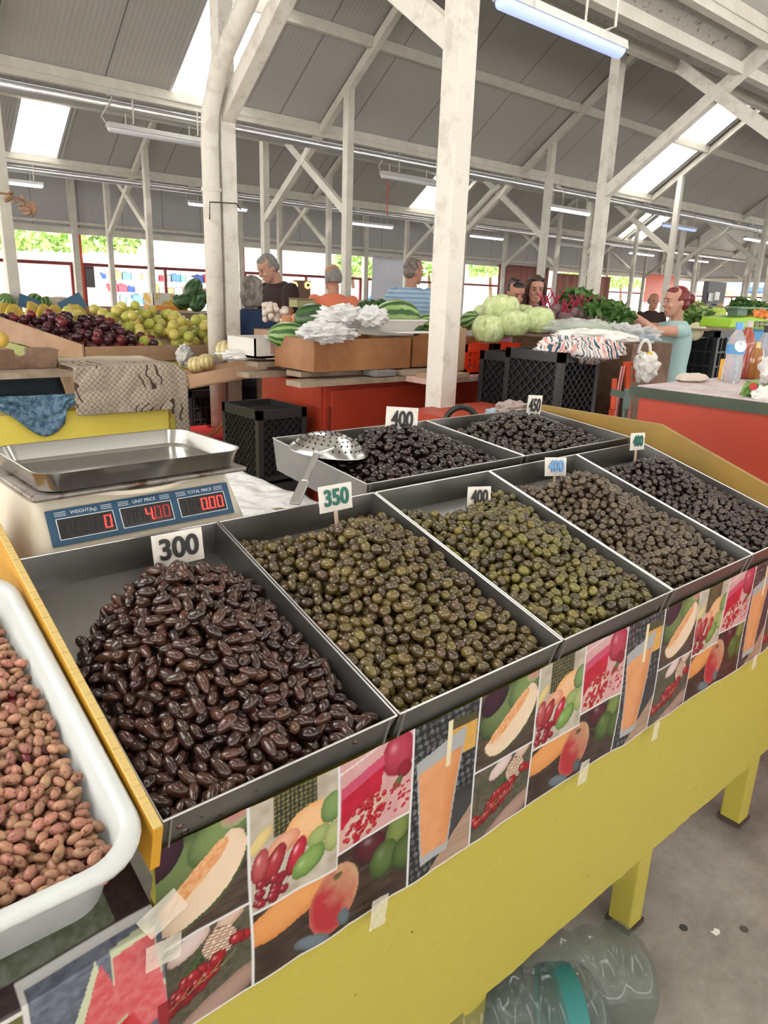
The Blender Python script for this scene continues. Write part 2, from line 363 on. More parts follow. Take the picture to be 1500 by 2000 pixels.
# ---- fluorescent lamps
m_tube=mat('lit_tube',(.75,.85,1),.4,emit=3.2); m_tubeoff=mat('clear_lamp_cover',(.75,.77,.8),.25,0,spec=.8)
m_house=mat('lamp_housing_grey',(.55,.54,.52),.45)
m_blue=mat('lit_blue_white_cover',(.42,.52,1),.4,emit=.95)
def lamp(x0,x1,Y,Z,on,label,blue=False,dy=0):
    t=empty('fluorescent_lamp',((x0+x1)/2,Y,Z),0,label,'ceiling lamp','fluorescent lamps under the gutters')
    L_=(x1-x0)/2
    b=MB(); b.prism([(-L_,-.055,.0),(-L_,.055,.0),(-L_,.045,.05),(-L_,-.045,.05)],(2*L_,0,0)); b.build('housing',m_house,t)
    b=MB(); n=10; rs=[]
    for xx,s in ((-L_,.5),(-L_+.02,1),(L_-.02,1),(L_,.5)): rs.append([Vector((xx,cos(a)*.05*s,-.002-sin(a)*.045*s)) for a in [pi*k/n for k in range(n+1)]])
    b.rings(rs,True)
    b.build('diffuser',(m_blue if blue else m_tube) if on else m_tubeoff,t,smooth=True)
    for xx in (-L_*.6,L_*.6):
        b=MB(); b.tube([(xx,.0,.05),(xx,.12,.06),(xx,.12,.30),],.008,6); b.tube([(xx,0,.05),(xx,-.10,.06),(xx,-.10,.3)],.008,6); b.build('bracket',m_paint,t)
    b=MB(); b.tube([(-L_,0,.02),(-L_-.06,0,.1),(-L_+.02,-.02,.22),(-L_+.06,-.05,.32)],.008,6); b.build('cable',m_house,t)
    b=MB(); b.box((-L_+.0,-.12,.30),(-L_+.12,-.04,.36)); b.build('junction_box',m_house,t)
    return t
def lampp(p0,p1,Y,on,label,blue=False):
    a=PY(*p0,Y); c=PY(*p1,Y); return lamp(a.x,c.x,Y,(a.z+c.z)/2+.02,on,label,blue)
Y1=5.02*HH; Y2=8.4*HH
lampp((975,12),(1212,102),1.72*HH,True,'large lit blue-white lamp at the top right, nearest the viewer',True)
lampp((210,249),(418,290),Y1-.05,False,'unlit lamp hanging at upper left, crossing behind the nearest left column')
lampp((745,343),(865,365),Y1,False,'unlit lamp hanging between the two tall middle columns')
lampp((1073,405),(1150,421),Y1,True,'lit lamp with wire hangers left of the big right-hand column')
lampp((1296,440),(1357,451),Y1,True,'lit bluish lamp right of the big right-hand column',True)
lampp((1455,466),(1520,478),Y1,True,'lit lamp at the right edge of the photo below the long roof strut')
lampp((-20,352),(84,366),Y2,True,'lit lamp at the far left edge beside the leaning column')
lampp((368,396),(482,413),Y2,True,'lit lamp partly hidden behind the drain pipe on the far beam')
lampp((688,436),(766,446),Y2,True,'lit lamp above the man in the orange shirt')
lampp((919,461),(982,468),Y2,True,'lit lamp just right of the tall middle column on the far beam')
lampp((1092,478),(1146,484),Y2,False,'unlit lamp on the far beam behind the right-hand column')
lampp((1230,493),(1276,501),Y2,True,'lit lamp above and left of the red-haired seller')
lampp((1345,507),(1382,513),Y2,True,'smallest lit lamp near the far end wall')
b=MB(); b.tube([PY(760,346,Y1),PY(755,390,Y1),PY(757,422,Y1)],.008,5)
tag(b.build('dangling_string',mat('red_cord',(.5,.06,.04),.6)),'thin red cord dangling from an unlit roof lamp','cord')
# dry twig left
b=MB(); pw=PY(40,380,2.6)
b.tube([PY(-15,375,2.6),PY(20,380,2.6),PY(45,392,2.6),PY(68,410,2.6)],.004,5)
for px,py in ((15,388),(25,392),(38,398),(48,408),(58,400),(66,412),(52,415),(62,405),(20,378),(44,388),(54,412)):
    b.ball(PY(px,py,2.6),(.010,.006,.018),6,4,M=Euler((random.random()*3,random.random()*3,0)).to_matrix())
tag(b.build('dry_twig',mat('dry_leaf',(.22,.13,.08),.8)),'dry brown twig with curled leaves hanging beside the leaning left column','twig')

# ================================================================== olive stall
AL=R(15.69); CA,SA=cos(AL),sin(AL); SY,SZ=.523,.8455
def TP(x,s,n=0): return Vector((x, SY+s*CA-n*SA, SZ+s*SA+n*CA))      # on the sloping display: s up the slope, n off it
MT=Matrix(((1,0,0,0),(0,CA,-SA,SY),(0,SA,CA,SZ),(0,0,0,1)))
m_yel=mat('yellow_painted_steel',(.38,.33,.05),.42,var=(.42,.37,.06),scale=3,bump=.06,bscale=20)
m_yelw=mat('worn_yellow_paint',(.37,.315,.05),.45,var=(.10,.08,.03),scale=30,lo=.70,hi=.74,bump=.2)
m_ora=mat('ochre_yellow_board',(.47,.235,.018),.5,var=(.38,.19,.025),scale=7,lo=.5,hi=.8,bump=.1)
m_card_edge=mat('torn_board_edge',(.45,.33,.12),.9)
m_steel=mat('brushed_tray_steel',(.27,.262,.25),.36,.9,var=(.19,.185,.18),scale=4,bump=.05,bscale=12)
m_edge=mat('bright_steel_edge',(.50,.49,.47),.35,.9)
stall=empty('display_stall',(0,0,0),0,'long yellow sloping display stall carrying the olive trays','market stall')
b=MB(); ytop=.792; zb=.232
nx=90; 
def fp(u,v):
    x=-.9+u*(1.82+.9); bot=zb+.006*nz(x*7,3)+.004*nz(x*40,1)
    yt=ytop if x>.205 else .735
    return Vector((x,.548,yt+(bot-yt)*v))
b.grid(fp,260,12)
b.build('front_panel',m_yelw,stall,solid=.012)
b=MB(); b.prism([TP(-.9,.09,-.100),TP(-.9,.44,-.100),TP(-.9,.44,-.112),Vector((-.9,.62,.74))],(1.09,0,0)); b.prism([TP(.207,-.002,-.082),TP(.207,.44,-.082),TP(.207,.44,-.095),Vector((.207,.56,.75))],(1.613,0,0))
b.prism([(.96,.955,.885),(.96,1.29,.905),(.96,1.29,.88),(.96,.955,.86)],(.735,0,0))
b.build('sloping_shelf',m_yel,stall)
for k in range(-1,2):
    x=1.246+.524*k*1.0
    b=MB(); b.box((x-.026,.560,0),(x+.026,.612,.80)); b.build('leg',m_yelw,stall,bevel=.004)
    b=MB(); b.box((x-.030,.556,0),(x+.030,.616,.012)); b.build('leg_foot',mat('rusty_grime',(.05,.035,.025),.8),stall)
    b=MB(); b.box((x-.026,.88,0),(x+.026,.93,.86)); b.build('leg',m_yelw,stall)
# tray builder (local: x width, y up the slope, z off the slope)
def tray(x0,x1,s0,s1,M,label,name='olive_tray',fz=-.046,hf=.048,hb=.085,flare=.006):
    t=empty(name,(0,0,0),0,label,'steel tray','steel trays of olives on the stall'); t.matrix_world=M
    g=.0022
    b=MB()
    a=[(x0+g,s0),(x1-g,s0),(x1-g,s1),(x0+g,s1)]; c=[(x0+.008,s0+.006),(x1-.008,s0+.006),(x1-.008,s1-.012),(x0+.008,s1-.012)]
    top=[Vector((x,y,0)) for x,y in a]; bot=[Vector((x,y,fz)) for x,y in c]
    top2=[Vector((x+(.0014 if i in (0,3) else -.0014),y+(.0014 if i<2 else -.0014),0)) for i,(x,y) in enumerate(a)]
    bi=[Vector((p.x,p.y,p.z+.0012)) for p in bot]
    vs=top+top2+bot+bi
    fs=[(8,9,10,11),(12,15,14,13)]
    for i in range(4):
        j=(i+1)%4; fs+=[(i,8+i,8+j,j),(4+i,4+j,12+j,12+i)]
    b.add(vs,fs); b.build('tray_body',m_steel,t)
    b=MB(); 
    for i in range(4): b.tube([a[i]+(0,),a[(i+1)%4]+(0,)],.0012,6)
    b.build('rolled_rim',m_edge,t)
    for sx,xx in ((1,x0+.010),(-1,x1-.010)):
      b=MB(); b.box((min(xx,xx+sx*.0015),s0-.0006,fz+.004),(max(xx,xx+sx*.0015),s0+.002,-.001)); b.build('folded_seam',m_edge,t)
    return t
TX=[.202,.484,.792,1.095,1.396,1.676]
FL=['front tray nearest the beans, holding the long purple-brown olives priced 300','second front tray, holding brownish green olives priced 350','third front tray, holding pitted green olives priced 400 in black figures','fourth front tray, holding grey-brown olives priced with blue figures','front tray at the right end beside the ochre board']
TR=[tray(TX[i],TX[i+1],0,.437,MT,'steel '+FL[i]) for i in range(5)]
AB=R(5.5); MTB=Matrix.Translation((0,.966,.974))@Euler((AB,0,0)).to_matrix().to_4x4()
BX=[.79,1.237,1.662]
BTR=[tray(BX[0],BX[1],0,.318,MTB,'steel back row tray on the left with the skimmer lying in it',fz=-.068),tray(BX[1],BX[2],0,.318,MTB,'steel back row tray farthest from the viewer, priced 450',fz=-.068)]
# ochre side boards
t=empty('side_board',(0,0,0),0,'ochre yellow divider board between the bean tub and the first olive tray','side board')
b=MB(); b.prism([TP(.190,-.012,.012),TP(.190,.60,.030),TP(.190,.60,-.075),TP(.190,-.012,-.044)],(.009,0,0)); b.build('board',m_ora,t)
b=MB(); pr=None
for k in range(90):
    s0=-.012+.612*k/90; n0=.012+.018*k/90; h=.0008+.0012*random.random(); b.add([TP(.190,s0,n0),TP(.199,s0,n0),TP(.199,s0+.0068,n0),TP(.190,s0+.0068,n0),TP(.191,s0,n0+h),TP(.198,s0,n0+h),TP(.198,s0+.0068,n0+h),TP(.191,s0+.0068,n0+h)],[(4,5,6,7),(0,1,5,4),(1,2,6,5),(2,3,7,6),(3,0,4,7)])
b.build('torn_edge',m_card_edge,t)
b=MB(); xr=1.682
prof=[(1.275,1.014),(.905,1.014),(.50,.873),(.50,.80),(1.275,.90)]
b.prism([Vector((xr,y,z)) for y,z in prof],(.014,0,0))
tag(b.build('side_board',mat('dull_ochre_board',(.28,.165,.03),.55,var=(.22,.14,.035),scale=6)),'ochre yellow board closing the right end of the stall','side board')
# ---- price cards
m_card=mat('worn_white_card',(.62,.59,.54),.6,var=(.50,.44,.37),scale=30,lo=.52,hi=.75); m_blk=mat('black_ink',(.006,.006,.006),.5); m_grn=mat('green_ink',(.0,.10,.075),.5); m_blu=mat('blue_ink',(.12,.28,.55),.5)
def price(txt,p0,w,h,ink,yaw,tilt,label,roll=0,sp=1.0):
    # p0 bottom left corner
    t=empty('price_card',p0,0,label,'price card'); t.rotation_euler=Euler((R(90)-R(tilt),R(roll),R(yaw)),'XYZ')
    b=MB(); n=8
    b.grid(lambda u,v: Vector((u*w,v*h,.0015*nz(u*3,v*3,w*50))),6,5); b.build('card',m_card,t,solid=.0012)
    b=MB(); b.box((w/2-.003,-.05,-.004),(w/2+.003,h*.3,-.001)); b.build('stick',mat('pale_wood_stick',(.5,.4,.28),.7),t)
    text(txt,h*.86,ink,t,Matrix.Translation((w/2,h/2,.0028))@Matrix.Diagonal((w/h*.62*sp,1,1,1)),off=.026)
    return t
# lower left corner found from the photo at a depth inside each tray
price('300',PY(303,1118,.90)+Vector((0,0,.004)),.075,.047,m_blk,1,9,'white price card reading 300 in bold black, standing in the purple-brown olives')
price('350',PY(625,1004,.895),.067,.043,m_grn,1,9,'white price card reading 350 in dark green figures',sp=.95)
price('400',PY(912,992,.885),.054,.040,m_blk,-12,8,'white price card with black 400 in the pitted green olives',roll=4,sp=.9)
price('400',PY(1064,930,.905),.062,.040,m_blu,-10,12,'white price card with pale blue 400 figures',roll=5,sp=.9)
price('400',PY(1230,880,.915),.052,.042,m_grn,-8,6,'white price card with green 400 at the right end of the front row',roll=2,sp=.85)
price('400',PY(752,843,1.20),.081,.056,m_blk,-14,6,'white price card with 400 in the glossy black olives of the back row',roll=5,sp=.85)
price('450',PY(1027,812,1.22),.044,.056,m_blk,-20,0,'white price card reading 450 in the farthest tray',roll=3,sp=1.0)

# ---- printed fruit banner (the print is the thing's own colours)
def paint_banner():
    CW=.467; res=900; ppm=res/CW                     # one repeat
    H_=.238; hh=int(H_*ppm)
    xs=(np.arange(res)+.5)/ppm; zs=H_-(np.arange(hh)+.5)/ppm
    X,Z=np.meshgrid(xs,zs); img=np.ones((hh,res,3))*.78
    rg=np.random.RandomState(3)
    def noise(sc,seed,ax=1.,ay=1.):
        r2=np.random.RandomState(seed); gx=max(2,int(CW/sc*ax)+2); gy=max(2,int(H_/sc*ay)+2); g=r2.rand(gy+1,gx+1)
        u=X/CW*(gx-1); v=(H_-Z)/H_*(gy-1); i=np.clip(u.astype(int),0,gx-1); j=np.clip(v.astype(int),0,gy-1); fu=u-i; fv=v-j; fu=fu*fu*(3-2*fu); fv=fv*fv*(3-2*fv)
        return (g[j,i]*(1-fu)+g[j,i+1]*fu)*(1-fv)+(g[j+1,i]*(1-fu)+g[j+1,i+1]*fu)*fv
    N1=noise(.004,1); N2=noise(.012,2); N3=noise(.002,5); NW=noise(.003,8,.12,1); 
    def put(m,c): 
        c=np.array(c); img[m]=(c if c.ndim==1 else c[m])
    def shade(base,var,t): return np.array(base)[None,None,:]*(1-t[...,None])+np.array(var)[None,None,:]*t[...,None]
    def ell(cx,cy,rx,ry,ang,c1,c2,clip,hl=None,tex=.15):
        a=R(ang); dx=(X-cx); dy=(Z-cy); u=(dx*cos(a)+dy*sin(a))/rx; v=(-dx*sin(a)+dy*cos(a))/ry; d=u*u+v*v; m=(d<1)&clip
        t=np.clip(d**1.3+tex*(N1-.5)+.25*(-v-.2),0,1); im=shade(c1,c2,t)
        if hl is not None:
            g=np.exp(-(((u+.3)**2+(v-.35)**2)/.04)); im=im+g[...,None]*hl
        put(m,np.clip(im,0,1)); return m
    w=.0016
    A0,A1=0,.125; C0,C1=.125,.236; D0,D1=.236,.350; F0,F1=.350,.467
    zab=.118; 
    # A: melon slice on wood with green figs
    A=(X>A0+w)&(X<A1-w)&(Z>zab+w)
    put(A,shade((.035,.022,.018),(.12,.08,.06),NW))
    ell(.05,.20,.05,.035,25,(.16,.22,.08),(.03,.06,.02),A); ell(.095,.222,.04,.026,30,(.20,.28,.10),(.05,.09,.03),A); ell(.03,.225,.03,.02,40,(.05,.012,.03),(.02,.006,.015),A); ell(.115,.240,.022,.014,20,(.55,.22,.22),(.35,.4,.2),A)
    a=R(38); u=((X-.070)*cos(a)+(Z-.178)*sin(a))/.062; v=(-(X-.070)*sin(a)+(Z-.178)*cos(a))/.040
    m=(u*u+(v)**2<1)&(v<.35)&A; put(m,(.07,.10,.03)); m=(u*u+(v/.93)**2<.95)&(v<.35)&A; put(m,shade((.86,.68,.50),(.80,.54,.36),np.clip(N2*.6+.4*(v+.3),0,1))); m=((u/.78)**2+((v-.24)/.30)**2<1)&A&(v<.42); put(m,shade((.70,.20,.03),(.90,.60,.34),np.clip(N3*.6+N1*.5-.05,0,1)))
    # B: cherries
    B=(X>A0+w)&(X<A1-w)&(Z<zab-w)&(Z>w)
    put(B,shade((.035,.045,.025),(.16,.13,.09),N1*.6+N2*.4)); ell(.075,.006,.08,.018,22,(.42,.27,.22),(.25,.15,.11),B)
    ell(.055,.105,.025,.012,25,(.75,.62,.58),(.6,.4,.35),B); ell(.10,.112,.02,.01,30,(.7,.5,.4),(.5,.3,.2),B)
    a=R(50)
    for k in range(7): ell(.045+k*.006,.062+k*.0055,.005,.016,-30,(.10,.16,.05),(.01,.02,.01),B)
    mm=((X-.088)**2+(Z-.088)**2<.019**2)&B; put(mm,shade((.16,.05,.03),(.85,.65,.5),(np.abs(np.sin(u*40+v*22))>.6)*1.))
    for k in range(34):
        cx=.006+rg.rand()*.112; cy=.020+cx*.36+rg.rand()*.026; ell(cx,cy,.0092,.0082,0,(.42,.012,.02),(.10,.004,.008),B,hl=.35)
    for k in range(5):
        cx=.02+k*.018; m=(np.abs((Z-.03-cx*.3)-((X-cx)**2)*25-(X-cx)*.5)<.0007)&(np.abs(X-cx)<.014)&B; put(m,(.30,.28,.12))
    # C : mixed fruit
    zce=.100; zce2=.118
    zl=zce+(X-C0)*0.0
    C=(X>C0+w)&(X<C1-w)&(Z>zce+w)
    put(C,shade((.60,.54,.44),(.42,.36,.28),N2)); 
    pm=(X>C0+.028)&(X<C0+.083)&(Z>.185)&C; pv=((np.sin((X+Z)*560)*np.sin((X-Z)*560))>.15)*1.; put(pm,shade((.02,.03,.015),(.30,.24,.10),pv*(.4+.6*N1)))
    ell(C0+.012,.19,.02,.008,45,(.75,.6,.25),(.6,.45,.2),C)
    ell(C0+.074,.183,.034,.023,18,(.85,.52,.28),(.80,.36,.10),C); ell(C0+.103,.190,.016,.020,-10,(.22,.33,.12),(.10,.17,.05),C)
    ell(C0+.040,.172,.022,.013,15,(.80,.42,.28),(.6,.2,.12),C)
    ell(C0+.028,.152,.011,.026,-28,(.42,.03,.04),(.14,.005,.015),C,hl=.3); ell(C0+.012,.158,.010,.022,-10,(.50,.10,.10),(.25,.02,.03),C,hl=.3); ell(C0+.056,.147,.010,.024,-25,(.55,.02,.05),(.2,.005,.02),C,hl=.5)
    ell(C0+.085,.160,.016,.012,30,(.36,.44,.16),(.2,.27,.08),C); ell(C0+.072,.132,.025,.015,35,(.24,.38,.10),(.10,.19,.04),C,hl=.15); ell(C0+.104,.150,.012,.020,-10,(.45,.48,.2),(.25,.3,.1),C)
    for k in range(16): ell(C0+.006+rg.rand()*.034,.106+rg.rand()*.03,.007,.006,0,(.35,.01,.03),(.1,.004,.01),C,hl=.4)
    # D pomegranate and red juice
    D=(X>D0+w)&(X<D1-w)&(Z>zce2+w)
    put(D,shade((.70,.42,.40),(.62,.33,.33),N2)); ell(D0+.090,.214,.026,.030,0,(.50,.05,.10),(.30,.01,.03),D,hl=.2); ell(D0+.100,.188,.012,.012,0,(.30,.01,.03),(.18,.01,.02),D)
    m=(X>D0+.004)&(X<D0+.062-.12*(.235-Z)+.008)&(Z>.150)&(Z<.205+ (X-D0)*.28)&D; put(m,shade((.58,.012,.05),(.45,.008,.03),N2)); m=m&(Z>.190+(X-D0)*.28); put(m,(.60,.08,.16))
    m=(np.abs(Z-.225-(X-D0)*.22)<.0012)&(X<D0+.065)&D; put(m,(.8,.7,.7)); ell(D0+.090,.172,.011,.006,45,(.12,.15,.05),(.06,.09,.02),D)
    ell(D0+.038,.146,.040,.024,30,(.70,.52,.44),(.62,.35,.28),D); 
    for k in range(70):
        a=rg.rand()*6.28; r_=sqrt(rg.rand()); ell(D0+.040+.034*r_*cos(a),.148+.026*r_*sin(a)+.010*r_*cos(a),.0038,.0034,0,(.55,.01,.03),(.24,.0,.01),D,hl=.3)
    for k in range(26): ell(D0+.078+rg.rand()*.032,.130+rg.rand()*.042,.0026,.0022,0,(.50,.02,.05),(.4,.0,.02),D)
    # E papaya, apple, limes on dark wood
    E=(X>C0+w)&(X<D1-w)&(((Z<zce-w)&(X<=C1))|((Z<zce2-w)&(X>C1)))&(Z>w)
    put(E,shade((.022,.012,.008),(.085,.05,.035),NW)); 
    ell(C0+.162,.098,.030,.022,-30,(.10,.01,.02),(.03,.005,.01),E,hl=.15); ell(C0+.205,.100,.018,.032,-15,(.20,.26,.07),(.07,.11,.02),E); ell(C0+.185,.068,.024,.027,-10,(.10,.16,.04),(.03,.06,.01),E,hl=.08); ell(C0+.220,.060,.022,.027,10,(.09,.14,.035),(.02,.05,.01),E)
    ell(C0+.045,.080,.060,.024,14,(.80,.36,.12),(.65,.24,.06),E,tex=.3)
    a=R(-15); u=((X-C0-.108)*cos(a)+(Z-.056)*sin(a))/.036; v=(-(X-C0-.108)*sin(a)+(Z-.056)*cos(a))/.048; m=(u*u+v*v<1)&E
    t=np.clip(.75-v*.6-u*.45+.35*(N2-.5)+.2*(N1-.5),0,1)*np.clip(1.15-.5*(u*u+v*v)**3,0,1); im=shade((.60,.36,.20),(.46,.025,.04),t); put(m,im); ell(C0+.112,.088,.008,.005,0,(.12,.07,.03),(.3,.2,.1),E)
    ell(C0+.075,.012,.026,.010,-20,(.16,.20,.23),(.08,.1,.12),E); ell(C0+.122,.020,.009,.014,20,(.14,.18,.2),(.08,.1,.12),E)
    # F juice glass
    F=(X>F0+w)&(X<F1-w)&(Z>w)
    pv=((np.sin((X*.8+Z)*330+3*N2)*np.sin((X-Z*.7)*300))>.1)*1.; put(F,shade((.02,.022,.026),(.22,.23,.24),pv*N1*.9))
    ell(F0+.095,.060,.05,.05,0,(.05,.05,.055),(.02,.02,.02),F); m=(Z<.075-(F1-X)*.9)&F; put(m,shade((.35,.22,.15),(.5,.34,.25),NW))
    m=(X>F0+.062)&(Z>.165+(X-F0-.062)*.0)&(Z<.225-(X-F0-.062)*.1)&(X<F0+.114)&F; put(m,shade((.75,.42,.10),(.62,.34,.08),N1)); m=m&(Z>.208); put(m,(.08,.07,.03))
    lx=F0+.006+(.19-Z)*.09; rx_=F0+.092-(.19-Z)*.13
    m=(X>lx)&(X<rx_)&(Z>.022)&(Z<.195+.25*(X-F0-.05))&F; put(m,np.array([.42,.43,.43]))
    m=(X>lx+.003)&(X<rx_-.003)&(Z>.034)&(Z<.172+.15*(X-F0-.05))&F; t=np.clip((rx_-X)/.03,0,1)*.6+.4*N2; put(m,shade((.62,.22,.06),(.80,.38,.18),t))
    m=(X>F0+.060)&(X<F0+.067)&(Z>.155)&(Z<.225)&F; put(m,(.85,.75,.5))
    # bottom/white margin
    img[Z<w*1.2]=(.80,.79,.77)
    return img,ppm,hh,res,CW,H_
BIMG,BPPM,BHH,BRES,BCW,BH=paint_banner()
m_print=mat('glossy_printed_banner',(.8,.8,.8),.32,vcol=True,spec=.5)
def banner_mesh(name,xa,xb,off,zoff,yfn,parent,step=.0016,img=BIMG):
    nx=int((xb-xa)/step); nzv=int(BH/step); xs=np.linspace(xa,xb,nx+1); zs=np.linspace(0,BH,nzv+1)
    Xg,Zg=np.meshgrid(xs,zs); ix=(((Xg-off)%BCW)*BPPM).astype(int)%BRES; iz=np.clip(((BH-Zg)*BPPM).astype(int),0,BHH-1)
    colr=img[iz,ix]*.66
    P=[]; 
    for j in range(nzv+1):
        for i in range(nx+1): P.append(yfn(xs[i],zs[j]))
    me=bpy.data.meshes.new(name); a=np.arange((nx+1)*(nzv+1)).reshape(nzv+1,nx+1)
    q=np.stack([a[:-1,:-1],a[:-1,1:],a[1:,1:],a[1:,:-1]],-1).reshape(-1,4)
    me.vertices.add(len(P)); me.vertices.foreach_set('co',np.array([tuple(p) for p in P],dtype=np.float32).ravel())
    me.loops.add(q.size); me.polygons.add(len(q)); me.loops.foreach_set('vertex_index',q.ravel().astype(np.int32)); me.polygons.foreach_set('loop_start',(np.arange(len(q))*4).astype(np.int32)); me.polygons.foreach_set('use_smooth',[True]*len(q)); me.update()
    at=me.color_attributes.new('col','FLOAT_COLOR','POINT'); c4=np.ones((len(P),4),dtype=np.float32); c4[:,:3]=colr.reshape(-1,3); at.data.foreach_set('color',c4.ravel())
    me.materials.append(m_print); ob=bpy.data.objects.new(name,me); COL.objects.link(ob); 
    if parent: ob.parent=parent
    return ob
def yf(x,z):
    w_=.004*(.5+nz(x*6,z*5))+.003*abs(nz(x*14,z*3,4))
    lowwave=.006*nz(x*5.1,7)+.003*nz(x*13,2)
    top=(z/BH)
    yy=.538-w_
    return Vector((x+.002*nz(z*9,x*4), yy, .570+z*(.985)+lowwave*(1-top)))
bn=banner_mesh('fruit_banner',.199,1.82,.298-.125,0,yf,None)
tag(bn,'long printed strip of fruit photographs taped along the stall front under the olive trays','banner')
# left banner section: watermelon and juice pictures, bending out under the bean tub
def paint_left():
    img=np.ones((BHH,BRES,3))*.78; xs=(np.arange(BRES)+.5)/BPPM; zs=BH-(np.arange(BHH)+.5)/BPPM; X,Z=np.meshgrid(xs,zs)
    rg=np.random.RandomState(9); N1=rg.rand(BHH,BRES)
    
    gg=rg.rand(BHH//9+3,BRES//9+3); yy=np.arange(BHH)/9.; xx=np.arange(BRES)/9.; jy=yy.astype(int); jx=xx.astype(int); fy=(yy-jy)[:,None]; fx=(xx-jx)[None,:]
    g=(gg[jy][:,jx]*(1-fx)+gg[jy][:,jx+1]*fx)*(1-fy)+(gg[jy+1][:,jx]*(1-fx)+gg[jy+1][:,jx+1]*fx)*fy; g=.75*g+.25*N1
    def sh(a,b,t): return np.array(a)[None,None]*(1-t[...,None])+np.array(b)[None,None]*t[...,None]
    m=(X<.112)&(Z<.152); img[m]=sh((.10,.11,.03),(.16,.17,.06),g)[m]
    m=(X<.115)&(Z<.05+X*.6)&(Z<.15); img[m]=sh((.25,.10,.02),(.42,.2,.05),g)[m]
    m=(((X-.03)/.055)**2+((Z-.05)/.09)**2<1)&(Z<.12); img[m]=(.65,.22,.05); m2=(((X-.03)/.055)**2+((Z-.05)/.09)**2<1)&(Z>.105)&(Z<.125); img[m2]=(.5,.4,.33)
    m=(X>.116)&(X<.236)&(Z<.170); img[m]=sh((.07,.08,.12),(.22,.24,.30),g)[m]
    def tri(p,c):
        m=np.ones_like(X,bool)
        n=len(p)
        for i in range(n):
            x0,y0=p[i]; x1,y1=p[(i+1)%n]; m&=((x1-x0)*(Z-y0)-(y1-y0)*(X-x0))<=0
        img[m]=c if np.ndim(c)==1 else c[m]
    red=sh((.62,.06,.08),(.75,.22,.22),g)
    tri([(.128,.045),(.172,.158),(.205,.060)],(.62,.66,.45)); tri([(.139,.043),(.176,.152),(.206,.060)],red); tri([(.128,.045),(.139,.043),(.205,.060),(.205,.061)],red)
    tri([(.186,.085),(.186,.160),(.226,.165),(.234,.050),(.21,.045)],(.60,.64,.42)); tri([(.186,.080),(.187,.150),(.225,.155),(.234,.050),(.21,.043)],red)
    tri([(.126,.020),(.140,.055),(.196,.075),(.17,.022)],(.5,.52,.3)); tri([(.142,.024),(.150,.052),(.198,.072),(.176,.022)],(.55,.02,.03)); tri([(.165,.026),(.200,.073),(.214,.030)],(.60,.05,.06)); tri([(.165,.026),(.214,.030),(.21,.022),(.17,.018)],(.6,.62,.4))
    m=(((X-.18)/.062)**2+((Z-.026)/.02)**2<1)&(((X-.18)/.056)**2+((Z-.034)/.02)**2>1)&(Z<.03); img[m]=(.62,.20,.10)
    m=(X<.236)&(Z>.155+.0*(X))&((Z>.176)|(X<.112)); img[m]=sh((.03,.018,.018),(.08,.05,.05),g)[m]
    m=(X>.03)&(X<.20)&(Z>.178)&(Z<.21); img[m]=sh((.10,.13,.05),(.3,.32,.28),g)[m]
    img[(X>.112)&(X<.1155)&(Z<.172)]=(.72,.71,.69); img[(Z>.1685)&(Z<.1715)&(X>.112)]=(.72,.71,.69); img[(Z>.150)&(Z<.153)&(X<=.112)]=(.72,.71,.69)
    m=(X>.222)&(X<.236)&(Z<.06); img[m]=(.3,.02,.03)
    return img
LIMG=paint_left()
def yl(x,z):
    t=z/BH; q=max(0,t-.66); bend=q*BH*1.2
    return Vector((x+.0015*nz(z*9,x*4), .520-.006*nz(x*8,z*6)+bend, .583+(z if q<=0 else .66*BH+q*BH*.30)*.97-.02*(.2-x)))
bl=banner_mesh('fruit_banner',-.036,.197,-.036,0,yl,None,img=LIMG)
tag(bl,'printed fruit strip with watermelon and juice pictures under the bean tub','banner')
# tapes
m_tape=mat('clear_adhesive_tape',(.62,.58,.50),.25,alpha=.55,bump=.2)
for i,(px,py,w,h,rz,l) in enumerate([(740,1782,.026,.045,-6,'tape piece on the banner edge below the red apple picture'),(1140,1508,.025,.042,-4,'tape piece on the banner edge between the front stall legs'),(1281,1428,.020,.036,-2,'tape piece on the banner edge under the second juice glass'),(1474,1293,.020,.034,-2,'tape piece on the banner edge at the right side of the photo'),(318,1785,.040,.030,25,'wide tape joining the two banner strips near the melon picture'),(320,1860,.034,.028,-5,'lower tape joining the two banner strips')]):
    p=PY(px,py,.524 if i<4 else .511); c,s=cos(R(rz)),sin(R(rz)); b=MB()
    b.grid(lambda u,v:Vector((p.x+((u-.5)*w)*c-((v-.5)*h)*s,p.y-.0012*nz(u*5,v*5,i),p.z+((u-.5)*w)*s+((v-.5)*h)*c)),6,8)
    tag(b.build('adhesive_tape',m_tape),'translucent '+l,'tape')

# ---- white tub of beans
m_tub=mat('white_plastic_tub',(.50,.53,.53),.35,var=(.44,.46,.45),scale=9,spec=.5)
def rrect(x0,x1,y0,y1,r,z,n=7):
    out=[]
    for cx,cy,a0 in ((x1-r,y1-r,0),(x0+r,y1-r,90),(x0+r,y0+r,180),(x1-r,y0+r,270)):
        for k in range(n+1): a=R(a0+90*k/n); out.append(Vector((cx+r*cos(a),cy+r*sin(a),z)))
    return out
tub=empty('plastic_tub',(0,0,0),0,'large white plastic tub full of speckled beans, at the left edge','tub'); tub.matrix_world=MT
x0,x1,s0,s1=-.20,.1865,-.034,.405
b=MB(); rs=[]
for d,z in ((.030,-.075),(.012,.010),(.010,.012),(.0,.014),(-.002,.012),(-.002,.004),(0,.002)): pass
prof=[(.034,-.078),(.012,.004),(.001,.004),(.000,.010),(.003,.014),(.013,.014),(.016,.010),(.025,-.070),(.04,-.072)]
